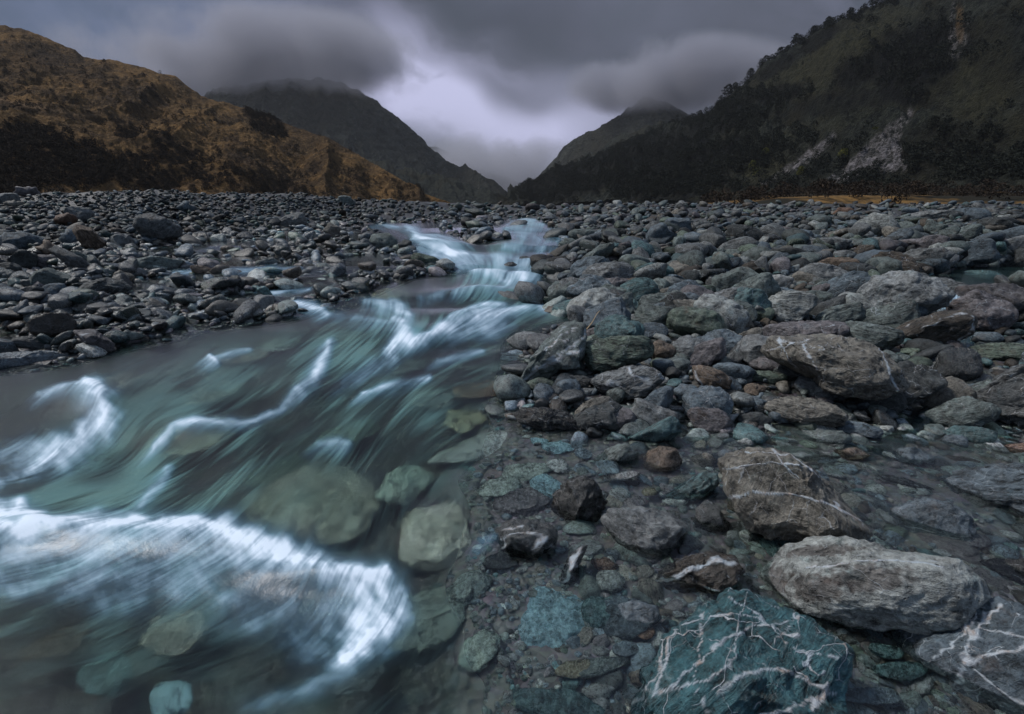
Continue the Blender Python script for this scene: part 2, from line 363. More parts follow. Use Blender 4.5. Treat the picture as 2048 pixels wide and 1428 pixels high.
# (outline, colour, angularity, strata, vein, wet, strata angle, label, short name, options)
HERO = [
 ([(1448,918),(1465,902),(1514,889),(1564,896),(1613,922),(1654,968),(1687,1021),(1712,1062),(1695,1079),(1625,1075),(1564,1095),(1514,1103),(1489,1075),(1473,1025),(1456,968)],
  'tn', .35, .35, .15, .1, 75, 'big tan-brown block-shaped boulder with fine cracks and a pink vein across it', 'big tan cracked block', dict(th=1.0, lift=.9, veins=[([(1450,1000),(1520,985),(1590,990),(1640,1005),(1700,1040)],3.2),([(1510,905),(1590,915),(1640,960)],2),([(1560,900),(1575,930),(1600,960)],2),([(1460,940),(1560,930),(1620,938)],1.6)])),
 ([(1531,1161),(1555,1120),(1596,1087),(1654,1071),(1720,1077),(1790,1103),(1852,1120),(1893,1128),(1918,1161),(1913,1194),(1872,1231),(1810,1272),(1728,1262),(1646,1243),(1576,1219),(1539,1186)],
  'pl', .2, .22, .1, 0, -12, 'largest rounded pale grey boulder with dark pitted hollows, in front of the tan block', 'pale pitted boulder', dict(th=1.0, lift=.75, bright=1.15, blot=[((1645,1175),(55,26)),((1575,1160),(22,30)),((1740,1160),(70,24)),((1660,1105),(90,12))], veins=[([(1640,1140),(1720,1130),(1790,1128),(1850,1140)],3)])),
 ([(1225,1470),(1250,1415),(1290,1350),(1360,1270),(1440,1215),(1500,1190),(1540,1195),(1600,1230),(1660,1260),(1710,1310),(1690,1340),(1660,1400),(1690,1450),(1600,1540),(1400,1560),(1230,1530)],
  'tb', .45, .5, .8, .5, 35, 'huge dark teal boulder netted with white and blue veins at the bottom edge', 'teal net-veined boulder', dict(th=.55, lift=.45, bright=.9, veins=[
   ([(1262,1420),(1290,1395),(1330,1350),(1350,1300),(1375,1285)],4),([(1320,1385),(1345,1335),(1370,1290),(1378,1275)],4.5),([(1245,1420),(1280,1380),(1350,1380),(1430,1360),(1480,1330)],3.5),([(1350,1380),(1400,1340),(1460,1300),(1520,1275),(1600,1260)],3.2),
   ([(1390,1265),(1440,1250),(1500,1245),(1560,1270),(1610,1290)],3),([(1415,1420),(1400,1365),(1420,1300),(1430,1240)],2.2),([(1440,1380),(1500,1350),(1560,1345),(1640,1380),(1600,1410)],5),([(1500,1420),(1560,1405),(1650,1385)],4),([(1480,1200),(1540,1250),(1600,1310),(1680,1330)],2.2),([(1540,1200),(1500,1260),(1480,1330)],2),([(1560,1230),(1620,1250),(1560,1300)],1.5)])),
 ([(1819,1276),(1835,1252),(1893,1215),(1971,1202),(2048,1205),(2120,1240),(2160,1350),(2120,1450),(2010,1470),(1940,1440),(1880,1360),(1830,1310)],
  'bg', .6, .3, .7, .35, 30, 'blue-grey boulder with thick branching white quartz veins at the right edge', 'quartz-branched boulder', dict(th=.7, lift=.5, veins=[
   ([(1880,1380),(1930,1360),(1960,1300),(1990,1265),(2040,1225)],6),([(1950,1330),(2000,1312),(2060,1300)],6),([(1975,1290),(1975,1230),(1968,1205)],2.5),([(1900,1320),(1960,1280),(2000,1240)],3),([(1850,1250),(1900,1260),(1960,1225)],4),([(1960,1340),(2000,1390),(2060,1400)],3),([(1990,1265),(2060,1290)],2.5)])),
 ([(1529,690),(1547,671),(1592,665),(1648,665),(1704,676),(1743,696),(1777,738),(1785,763),(1777,780),(1732,796),(1693,794),(1648,780),(1614,755),(1578,732),(1539,713)],
  'tn', .55, .4, .35, 0, -30, 'large flat-topped tan and grey boulder with crossing pale cracks, raised on small stones', 'tan flat-topped boulder', dict(th=1.0, lift=1.0, veins=[([(1570,668),(1578,700),(1600,735)],2),([(1620,666),(1618,700),(1640,740)],2),([(1540,700),(1590,690),(1650,668)],1.6),([(1743,700),(1750,740),(1765,780)],3)])),
 ([(1705,634),(1712,612),(1726,584),(1749,553),(1777,542),(1811,542),(1853,557),(1875,578),(1883,592),(1872,612),(1836,629),(1797,640),(1757,643),(1721,646)],
  'gy', .4, .15, .2, 0, 40, 'tall grey domed boulder standing left of the little waterfall', 'grey domed boulder', dict(th=.95, lift=.9, bright=1.6)),
 ([(1532,814),(1544,800),(1586,791),(1626,797),(1665,811),(1683,831),(1676,850),(1648,856),(1606,850),(1558,833)],
  'tn', .45, .7, .1, 0, -15, 'oval tan and grey stone with slanting bands below the flat-topped boulder', 'banded tan oval', dict(lift=.8)),
 ([(1799,660),(1830,640),(1872,623),(1911,619),(1931,634),(1928,668),(1900,688),(1858,696),(1827,696),(1805,679)],
  'db', .6, .6, .1, .5, 35, 'dark brown wet boulder with a thin pale vein along its edge, under the waterfall', 'brown veined boulder', dict(lift=.8, veins=[([(1848,662),(1875,640),(1905,626),(1924,632),(1926,660),(1905,680)],2),([(1805,668),(1830,650)],1.5)])),
 ([(1925,573),(1967,566),(2012,567),(2035,581),(2040,612),(2018,640),(1970,632),(1928,618)],
  'pg', .6, .2, .1, .4, 20, 'dark purplish craggy boulder standing right of the little waterfall', 'craggy purplish boulder', dict(bright=.6)),
 ([(1785,730),(1816,721),(1844,732),(1875,755),(1881,769),(1844,794),(1797,831),(1760,822),(1774,780)],
  'dk', .85, .4, .3, .4, -40, 'dark angular split boulder at the right foot of the tan flat-topped boulder', 'dark split boulder', dict()),
 ([(2130,700),(2048,727),(2012,752),(1984,788),(1990,822),(2043,867),(2120,880),(2170,800)],
  'gy', .7, .2, .4, .2, 20, 'grey boulder cut by the right edge, beside the creek', 'grey edge boulder', dict(bright=.75)),
 ([(1769,1071),(1802,1017),(1852,996),(1901,1005),(1926,1038),(1934,1103),(1885,1112),(1810,1108)],
  'bg', .55, .2, .3, .8, 20, 'wide smooth slate-blue boulder half under clear water behind the pale pitted boulder', 'slate-blue sunken boulder', dict(lift=.5, th=.5, veins=[([(1769,1060),(1830,1062),(1880,1078),(1930,1090)],1.8)])),
 ([(1913,963),(1946,935),(2016,926),(2100,940),(2140,1000),(2048,1048),(1967,1038),(1926,1013)],
  'bg', .6, .6, .05, .5, -8, 'blue-grey layered boulder at the right edge above the pebble pool', 'layered blue-grey boulder', dict()),
 ([(1757,959),(1790,951),(1819,963),(1852,988),(1835,998),(1790,984),(1765,976)],
  'dk', .7, .5, 0, .7, -25, 'pointed flat slate-dark stone in the pebble pool', 'pointed slate', dict(lift=.6)),
 ([(1782,922),(1802,898),(1831,894),(1860,914),(1856,939),(1810,947),(1790,939)],
  'bg', .6, .1, 0, .5, 0, 'smooth blue-grey cobble at the creek mouth', 'creek mouth cobble', dict()),
 ([(1975,1136),(2008,1120),(2060,1120),(2100,1150),(2090,1190),(2048,1185),(2000,1165)],
  'bk', .7, .5, .1, .9, -20, 'glossy black slab in the pebble pool at the right edge', 'glossy black slab', dict()),
 ([(1099,1026),(1105,993),(1124,969),(1157,952),(1184,958),(1201,977),(1216,1007),(1201,1031),(1195,1056),(1168,1059),(1124,1051)],
  'bk', .8, .1, .1, .8, 60, 'craggy black wet boulder standing in the shallows', 'craggy black boulder', dict(th=1.0, lift=.7, bright=1.5)),
 ([(1202,1037),(1222,1020),(1261,1014),(1315,1018),(1351,1029),(1376,1056),(1351,1086),(1329,1119),(1296,1124),(1255,1113),(1222,1083)],
  'gy', .4, .35, 0, .25, -20, 'smooth grey heart-shaped boulder in the shallows right of the black boulder', 'smooth heart-shaped boulder', dict(lift=.7)),
 ([(987,1059),(1015,1040),(1069,1040),(1108,1053),(1119,1075),(1102,1100),(1080,1124),(1058,1144),(1020,1135),(998,1103)],
  'dk', .75, .2, .2, .8, 10, 'dark wet boulder ringed with pink veins at the edge of the rapid', 'pink-veined wet boulder', dict(lift=.6, veins=[([(1005,1080),(1035,1068),(1070,1070),(1095,1080),(1103,1095)],3),([(1010,1090),(1002,1110),(1025,1130),(1055,1140)],3),([(1010,1060),(1045,1055)],3.5),([(1070,1100),(1075,1085),(1095,1082)],2)])),
 ([(1285,922),(1299,900),(1324,892),(1354,897),(1362,919),(1356,944),(1329,955),(1302,958),(1288,944)],
  'br', .5, .15, 0, .8, 20, 'round chestnut-brown wet boulder in the shallows', 'chestnut-brown boulder', dict(bright=.9)),
 ([(1321,1007),(1343,988),(1387,955),(1411,944),(1436,949),(1436,969),(1411,999),(1392,1015),(1357,1020),(1329,1015)],
  'te', .6, 1.0, 0, .6, 35, 'long striped teal stone leaning towards the big tan block', 'striped teal log-shaped stone', dict(lift=.7)),
 ([(1387,1059),(1395,1020),(1419,1001),(1441,1015),(1455,1059),(1447,1081),(1419,1086),(1392,1075)],
  'dk', .7, .1, .2, .7, 0, 'dark blue-green upright stone touching the left side of the tan block', 'upright dark stone', dict(bright=1.3)),
 ([(1179,933),(1220,892),(1255,885),(1280,906),(1261,925),(1228,941),(1212,947)],
  'gg', .8, .5, .15, .5, 30, 'grey-green angular wedge left of the chestnut-brown boulder', 'angular green wedge', dict()),
 ([(1305,1179),(1315,1154),(1357,1119),(1425,1103),(1474,1113),(1485,1141),(1466,1168),(1411,1190),(1357,1206),(1315,1198)],
  'db', .8, .8, .2, .7, 22, 'jagged dark brown rock with a thick white and orange quartz band', 'jagged quartz-banded rock', dict(th=.9, lift=.7, bright=.8, veins=[([(1312,1172),(1345,1160),(1390,1140),(1430,1122),(1470,1130)],8),([(1405,1175),(1430,1178)],5),([(1370,1185),(1385,1182)],4)])),
 ([(1113,1179),(1135,1116),(1168,1092),(1179,1094),(1157,1135),(1160,1168),(1135,1187)],
  'dk', .7, .6, 0, .7, 65, 'narrow dark stone with a white crest breaking the water', 'white-crested narrow stone', dict(veins=[([(1125,1172),(1138,1150),(1145,1120),(1160,1105)],8)])),
 ([(1185,1258),(1218,1216),(1275,1204),(1317,1216),(1323,1240),(1305,1264),(1260,1288),(1215,1285)],
  'bg', .5, .3, 0, .6, 20, 'smooth dark blue-grey boulder standing in water left of the teal boulder', 'smooth blue-grey boulder', dict(lift=.55)),
 ([(1039,759),(1062,715),(1100,669),(1133,641),(1150,640),(1169,649),(1173,672),(1168,705),(1170,742),(1111,756),(1046,768)],
  'gg', .8, .3, .5, .15, 50, 'leaning grey-green slab with white veins at the river bank', 'leaning veined slab', dict(lift=.75, veins=[([(1048,760),(1075,735),(1110,712),(1150,690),(1168,665)],3),([(1060,748),(1100,725),(1140,705),(1165,700)],4),([(1095,705),(1115,675),(1130,650)],1.6),([(1080,710),(1105,690),(1140,660)],1.6),([(1115,720),(1130,690),(1150,650)],1.6)])),
 ([(1158,696),(1171,682),(1226,671),(1281,670),(1300,679),(1308,699),(1303,715),(1267,729),(1221,742),(1182,746),(1171,729)],
  'gn', .45, 1.0, .1, .2, -8, 'dark green oblong boulder with fine stripes right of the leaning slab', 'striped green oblong', dict(lift=.9)),
 ([(1180,761),(1199,748),(1253,731),(1286,730),(1319,742),(1329,759),(1305,778),(1281,797),(1248,803),(1215,792),(1188,778)],
  'gy', .6, .6, .8, .1, 15, 'grey stone with a web of pinkish white veins under the green oblong', 'web-veined grey stone', dict(lift=.8, veins=[([(1256,735),(1262,750),(1300,762)],4),([(1215,770),(1230,765),(1240,772)],4)])),
 ([(1025,827),(1040,815),(1089,813),(1133,824),(1169,841),(1176,854),(1169,872),(1133,871),(1084,860),(1035,846)],
  'bk', .5, .9, .3, .9, -15, 'shiny black log-shaped stone lying at the water edge', 'shiny black log-shaped stone', dict(lift=.6, bright=1.6)),
 ([(1248,879),(1344,830),(1357,841),(1363,863),(1341,882),(1294,893),(1262,890)],
  'te', .5, .15, 0, .4, 25, 'teal wedge-shaped smooth stone above the chestnut-brown boulder', 'teal wedge', dict(lift=.8, bright=.85)),
 ([(1267,827),(1281,805),(1308,781),(1335,770),(1348,775),(1344,800),(1330,824),(1294,842),(1270,841)],
  'bg', .5, .1, .1, .3, 35, 'blue-grey slanting slab speckled white behind the teal wedge', 'speckled slanting slab', dict(lift=.8)),
 ([(1346,781),(1363,767),(1390,770),(1415,802),(1407,811),(1374,813),(1357,805)],
  'bg', .6, .1, .2, .2, 0, 'light blue-grey faceted cobble touching the speckled slab', 'faceted light cobble', dict(lift=.8, bright=1.15)),
 ([(1386,731),(1401,729),(1428,735),(1450,748),(1463,759),(1456,778),(1428,789),(1412,783),(1390,756)],
  'br', .6, .3, .3, 0, -30, 'triangular stone with a reddish brown face and pale rim', 'red-faced triangular stone', dict(lift=.9, veins=[([(1390,735),(1395,755),(1412,775),(1430,785)],3)])),
 ([(1000,644),(1035,630),(1070,618),(1085,622),(1084,638),(1070,655),(1035,656),(1007,651)],
  'bk', .7, .5, 0, .8, 20, 'black wet rock alone in the rapids of the main stream', 'lone black rock', dict(lift=.5)),
 ([(1713,470),(1717,446),(1744,425),(1776,432),(1793,453),(1786,467),(1748,474)],
  'pl', .7, .2, .2, 0, 0, 'tall pale grey boulder topping the right gravel bank', 'tall pale boulder', dict(lift=.8)),
 ([(1603,491),(1623,477),(1672,474),(1696,481),(1686,498),(1644,503),(1613,500)],
  'gy', .4, .5, .1, 0, -5, 'long grey oval boulder on the right gravel bank', 'long grey oval', dict(lift=.8)),
 ([(1786,522),(1824,498),(1876,495),(1893,508),(1879,532),(1831,536)],
  'gy', .5, .4, .1, 0, 10, 'long grey boulder lying behind the grey domed boulder', 'long grey bank boulder', dict(lift=.8, bright=.8)),
 ([(736,485),(747,468),(778,466),(796,482),(789,500),(764,503)],
  'gg', .75, .1, .1, 0, 0, 'pale green-grey faceted boulder left of the upper cascade', 'cascade boulder', dict(lift=.7, bright=1.2)),
 ([(1148,535),(1165,514),(1200,489),(1229,485),(1222,510),(1190,531)],
  'gg', .7, .5, .1, .1, 35, 'grey-green slab tilted up on the right bank of the upper stream', 'tilted bank slab', dict(lift=.8)),
 ([(273,449),(284,432),(308,427),(335,439),(357,456),(355,473),(325,484),(290,477)],
  'gy', .3, .5, .1, 0, 30, 'round grey boulder at the foot of the left gravel levee', 'round levee boulder', dict(lift=.9, bright=.8)),
 ([(9,477),(21,466),(51,463),(85,480),(82,501),(41,506),(10,494)],
  'bg', .7, .2, .1, 0, 0, 'blue-grey boulder at the left edge below the levee', 'left edge boulder', dict(bright=.9)),
 ([(154,460),(164,449),(185,456),(205,487),(191,504),(167,497)],
  'br', .7, .8, .1, 0, -60, 'pinkish brown upright slab among the left boulders', 'pinkish upright slab', dict(lift=.8)),
 ([(111,501),(123,490),(157,511),(186,545),(171,552),(137,531)],
  'gy', .7, .8, 0, 0, -40, 'long grey slab slanting down among the left boulders', 'slanting grey slab', dict(lift=.8, bright=.8)),
 ([(70,559),(82,542),(103,535),(130,548),(150,569),(137,579),(96,579),(72,576)],
  'gg', .6, .3, .1, 0, -20, 'grey-green hump-backed boulder beside the blue oval cobble', 'hump-backed boulder', dict(bright=.85)),
 ([(155,586),(178,566),(212,554),(239,559),(255,576),(239,589),(191,596)],
  'dk', .6, .4, .3, .2, 30, 'dark mound-shaped boulder beside the small left rivulet', 'dark mound boulder', dict(bright=1.2)),
 ([(65,648),(85,627),(130,624),(144,648),(137,668),(103,678),(72,668)],
  'db', .9, .1, 0, .6, 0, 'craggy reddish black boulder on the wet left shore', 'reddish black boulder', dict(bright=.6, lift=.8)),
 ([(154,661),(191,658),(219,685),(222,702),(198,712),(171,685)],
  'pg', .7, .4, .1, .5, -45, 'purplish slab with a crossed white line at the left water edge', 'purplish shore slab', dict(bright=.8, veins=[([(160,675),(190,660)],1.5),([(165,665),(175,685)],1.2)])),
 ([(1026,1216),(1068,1186),(1170,1210),(1194,1240),(1170,1285),(1110,1324),(1044,1336),(1020,1270)],
  'sb', .4, .3, .2, .2, 0, 'large pale teal boulder under clear water below the pink-veined boulder', 'sunken pale teal boulder', dict(sub=.045, th=.5, bright=.95)),
 ([(500,1035),(540,985),(610,955),(690,960),(745,1005),(765,1060),(720,1095),(600,1100),(530,1080)],
  'ps', .2, .25, .05, .1, 0, 'broad pale dome-shaped boulder under the rapid above the white foam', 'sunken pale dome', dict(sub=.012, th=.75, bright=.8)),
]
# (cx, cy, w, h, angle, colour, angularity, strata, vein, wet[, options])
MORE = [
 (1077,771,63,30,8,'gn',.5,.4,0,.6),(1147,766,71,32,0,'dk',.6,.7,0,.7),(1234,838,70,54,-20,'pg',.4,.2,.3,.3),(1420,842,88,52,-10,'pg',.8,.2,.2,.2),(1467,718,72,30,52,'gy',.6,1,.2,0),
 (1489,682,76,36,30,'tn',.4,.6,0,0),(1325,702,40,48,70,'br',.5,.3,.1,0),(1378,700,68,58,10,'gy',.6,.3,.2,0),(1303,663,68,34,0,'bg',.7,.2,.7,0),(1200,668,60,28,0,'pg',.7,.3,.2,0),
 (1219,648,47,32,0,'lg',.4,.1,0,0,dict(bright=.55)),(1269,641,52,24,0,'gy',.4,.5,0,0),(1258,618,58,36,8,'te',.4,.2,.1,0),(1195,634,46,40,50,'br',.7,.2,0,.1),(1205,604,40,27,10,'gy',.5,.2,0,0),
 (1254,577,58,41,12,'br',.5,.3,.1,0),(1303,575,58,21,3,'gy',.3,.9,0,0),(1312,544,74,34,-6,'te',.4,.4,.1,0),(1338,588,48,28,8,'tn',.5,.3,.1,0),(1398,582,62,25,5,'gn',.4,.2,0,0),
 (1470,591,58,30,10,'gy',.6,.3,.2,0),(1428,552,50,24,12,'dk',.6,.3,.3,0),(1415,622,46,26,28,'gg',.5,.4,0,0),(1442,622,27,20,0,'ru',.5,.1,0,0),(1506,622,54,22,40,'gg',.5,.7,.1,0),
 (1527,629,38,34,0,'gn',.4,.2,.1,0),(1449,671,42,30,0,'pl',.7,.1,.1,0),(1512,715,38,38,50,'br',.5,.6,0,0),(1160,566,74,19,3,'gn',.6,.4,.1,.3),(1123,592,36,26,20,'bk',.8,.1,0,.6),
 (1140,606,50,22,0,'bk',.8,.2,0,.6),(1508,808,50,28,-5,'bg',.6,.2,.6,.2),(1508,840,62,30,0,'dk',.5,.1,0,.3),(1524,753,72,27,-12,'gn',.6,.9,0,.1),
 (1736,673,120,52,-10,'gg',.5,.8,.2,.1),(1600,668,160,56,5,'pg',.7,.3,.4,.1,dict(lift=.55)),(2010,706,122,38,-4,'gn',.4,.7,0,.4),(1976,675,46,23,0,'bg',.3,.1,0,.4),(1914,735,84,74,60,'dk',.5,.1,0,.9),
 (1714,862,82,35,-5,'bg',.6,.8,.1,.4),(1617,772,50,38,-30,'gy',.4,.1,0,.2),(1648,793,31,25,0,'gy',.3,.1,0,0),(1780,718,42,30,-20,'gg',.4,.3,0,.2),(1711,545,76,38,-5,'dk',.8,.3,.4,.1),
 (1677,531,80,33,5,'br',.4,.6,0,0),(1660,622,90,48,25,'dk',.85,.3,.1,.1),(1555,565,57,29,5,'wh',.5,.1,0,0,dict(bright=.75)),(1610,560,52,31,-15,'tn',.5,.2,0,0),(1638,569,34,26,0,'gy',.5,.1,0,0),
 (1563,588,56,25,5,'bg',.6,.3,.1,0),(1627,597,72,29,8,'gg',.6,.6,0,0),(1704,600,34,22,10,'ru',.5,.2,0,0),(1677,570,36,36,50,'db',.6,.4,0,0),(1546,618,64,32,35,'gn',.5,.4,0,0),
 (1966,552,66,22,-8,'te',.7,.3,.1,.3),(1942,507,86,54,5,'bg',.7,.2,.1,.1),(1940,872,82,40,-8,'te',.5,.3,0,.6),(1909,887,44,36,0,'bg',.4,.2,0,.6),(1962,828,48,42,30,'pg',.7,.2,0,.5),
 (1636,880,104,44,0,'gg',.6,.3,0,.5,dict(lift=.3)),(1509,782,42,30,0,'br',.7,.1,0,.1),
 (1489,468,72,34,-10,'dk',.6,.2,.4,0),(1475,493,78,31,15,'gy',.5,.4,0,0),(1434,526,66,33,15,'te',.5,.4,.1,0),(1927,468,56,30,28,'gg',.6,.4,.5,0),(1943,430,62,28,0,'bg',.5,.2,0,0),
 (1858,489,84,32,-5,'pg',.7,.3,.1,0),(1756,489,42,32,0,'gy',.5,.2,0,0),(1730,502,37,25,5,'db',.6,.2,.2,0),(1790,470,48,30,-25,'tn',.6,.5,0,0),(1862,434,100,26,8,'gy',.6,.4,.1,0),
 (1815,458,46,26,-20,'gg',.6,.3,.1,0),(2033,472,62,36,10,'bg',.5,.2,0,0),(2030,522,64,40,35,'dk',.5,.5,.1,.2),(2020,494,60,34,25,'gy',.5,.4,0,0),(1990,450,56,32,0,'dk',.7,.2,.2,0),
 (1870,458,42,30,-30,'gg',.6,.3,.2,0),(1686,424,30,18,0,'ru',.5,.1,0,0),(1760,520,30,24,0,'wh',.4,.1,0,0,dict(bright=.7)),(1686,508,44,15,0,'gy',.4,.3,0,0),(1570,464,54,20,-8,'pg',.5,.3,0,0),
 (1521,535,30,32,55,'gy',.5,.2,0,0),(1482,527,28,26,0,'pl',.5,.4,0,0),(1640,440,44,20,0,'gg',.6,.2,0,0),(1590,432,36,16,0,'gy',.6,.2,0,0),(1400,452,40,18,10,'gy',.6,.2,.1,0),
 (811,492,28,20,0,'dk',.5,.2,0,.2),(802,465,28,12,0,'gg',.4,.2,0,.2),(850,520,58,24,-15,'gn',.5,.4,.1,.1),(889,534,44,12,-4,'gy',.3,.2,0,.3),(1113,527,58,26,0,'bk',.8,.2,0,.4),
 (1168,470,58,26,0,'gg',.6,.2,.1,0),(1306,458,42,26,20,'gy',.7,.3,0,0),(1357,450,54,30,0,'bg',.6,.2,.1,0),(1227,468,54,24,0,'dk',.6,.3,0,0),(1140,487,30,20,0,'gg',.5,.2,0,.1),
 (159,429,34,42,85,'gy',.4,.1,0,0),(133,440,24,32,80,'ru',.5,.3,0,0,dict(bright=.7)),(190,530,80,20,-38,'gg',.5,.4,0,0),(84,524,70,28,3,'pg',.6,.2,.2,0),(49,525,46,48,70,'dk',.7,.2,0,0),
 (111,583,44,32,5,'bg',.2,.2,.1,.1),(45,724,172,44,3,'bg',.5,.2,.2,.7,dict(lift=.3)),(66,687,66,26,-8,'dk',.6,.3,.1,.5),(316,528,90,28,0,'gg',.6,.6,0,.3),(583,444,62,30,20,'wh',.5,.7,.3,0,dict(bright=.6)),
 (245,483,36,32,0,'gy',.6,.1,0,0),(142,477,30,28,60,'bg',.6,.2,0,0),(97,499,30,26,40,'br',.6,.2,0,0),(472,570,30,30,80,'dk',.7,.7,0,.4),(533,527,44,20,12,'gg',.5,.4,0,.5),
 (405,543,42,24,-15,'br',.6,.2,.1,.3),(555,607,48,12,-28,'bg',.4,.4,0,.4),(243,555,32,22,0,'tn',.5,.2,0,0),(56,384,32,20,0,'pg',.5,.1,0,0),(16,398,40,24,0,'gy',.6,.2,0,0),(31,409,28,14,0,'tn',.7,.1,0,0),
 (667,463,38,26,-30,'tn',.6,.3,0,0),(690,402,38,18,0,'gg',.6,.1,0,0),(374,416,24,20,-50,'bg',.4,.2,0,0),(18,540,40,30,0,'dk',.6,.2,0,0),(120,660,40,16,0,'pg',.5,.2,0,.5,),(255,672,34,20,10,'gg',.6,.1,0,.3),
 (1638,916,52,26,0,'wh',.6,.2,.2,.5,dict(bright=.6)),(1702,914,54,34,0,'br',.6,.2,.4,.5),(1917,930,60,22,5,'db',.7,.2,.2,.6),(2020,908,98,38,5,'ru',.5,.3,.1,.7,dict(lift=.3)),
 (1406,928,48,38,35,'tn',.5,.1,0,.5),(1437,922,50,36,40,'bg',.6,.2,0,.4),(1476,892,58,20,20,'pl',.3,.8,0,.1),(1259,976,30,20,-25,'bk',.5,.1,0,.8),(1298,986,32,14,0,'ye',.3,.1,0,.6,dict(sub=.0,bright=.6)),
 (1245,953,72,14,8,'wh',.7,.4,.1,.3,dict(bright=.6,sub=-.01)),(1209,1135,52,24,-6,'ru',.3,.7,0,.5,dict(sub=.02)),(1220,1170,56,42,0,'pl',.2,.3,0,.5,dict(sub=.02)),
 (1575,830,1,1,0,'gy',.4,.1,0,0),
]
MORE = [m for m in MORE if m[2] > 5]
# stones lying under water; sub = depth of their top
SUNK = [(960,905,190,46,16,'wh',dict(bright=1.0)),(1117,902,66,27,0,'sb',dict(bright=.9)),(1075,886,42,22,-10,'sb',dict()),(1116,940,42,26,-10,'wh',dict(bright=1.3)),(1090,981,66,42,-15,'sb',dict()),
 (1166,915,38,20,-10,'bg',dict(bright=1.5)),(1040,1014,120,54,0,'pg',dict()),(870,1090,130,110,10,'ps',dict(bright=1.1)),(390,890,170,70,10,'ps',dict(bright=1.0)),(190,930,120,80,0,'te',dict(bright=1.3)),
 (810,985,110,70,20,'lg',dict(bright=.8)),(350,1272,130,80,5,'ps',dict(bright=.7)),(215,1362,110,80,0,'te',dict()),(345,1410,90,60,0,'sb',dict()),(850,1250,170,110,20,'lg',dict(bright=.5)),
 (1110,1415,190,50,-8,'te',dict(bright=.8)),(1055,950,110,30,5,'lg',dict(bright=.7)),(930,850,90,40,0,'ye',dict(bright=.8)),(870,810,90,36,12,'gy',dict()),(960,790,120,30,4,'ru',dict()),(780,600,74,24,0,'ye',dict(bright=.9)),
 (240,780,80,36,10,'tn',dict(bright=1.2)),(480,725,120,26,6,'br',dict(bright=1.3)),(560,700,90,24,5,'lg',dict(bright=.7)),(650,1215,110,50,0,'gg',dict()),(115,835,170,80,8,'dk',dict(bright=.8,sub=-.0)),(120,1300,130,60,20,'br',dict(bright=.6)),
 (1215,1235,110,60,0,'te',dict()),(1250,1305,54,26,0,'bg',dict()),(1200,1340,110,30,10,'gg',dict()),(820,740,90,24,10,'gg',dict()),(1010,700,80,26,8,'pg',dict()),(1080,850,60,24,0,'tn',dict(bright=1.2)),(1800,1350,120,30,0,'te',dict()),(1740,1400,130,30,-4,'bg',dict()),
 (700,880,120,50,15,'gn',dict()),(560,960,120,60,20,'gn',dict()),(430,800,110,40,10,'tn',dict()),(700,1370,150,60,10,'dk',dict(bright=1.6)),(960,1310,90,60,30,'lg',dict(bright=.6)),(1290,1270,40,24,0,'ru',dict()),(1000,985,90,40,10,'lg',dict(bright=.8)),(1150,1010,60,30,0,'gy',dict(bright=1.4)),(1270,1010,44,22,0,'pg',dict(bright=1.3)),(1340,1040,40,22,0,'tn',dict()),(1240,1215,70,26,0,'bg',dict(bright=1.3)),(1290,1150,40,22,0,'tn',dict()),(940,1180,90,50,20,'gg',dict(bright=1.2)),(1150,1345,80,30,8,'ye',dict(bright=.6)),(1660,985,60,26,0,'tn',dict()),(1680,1040,50,24,0,'br',dict(bright=1.5)),(1600,1000,40,20,0,'gy',dict()),(1950,1090,60,26,0,'pg',dict(bright=1.3)),(1770,1310,70,26,-10,'te',dict(bright=1.2)),(1000,1130,70,30,0,'dk',dict())]

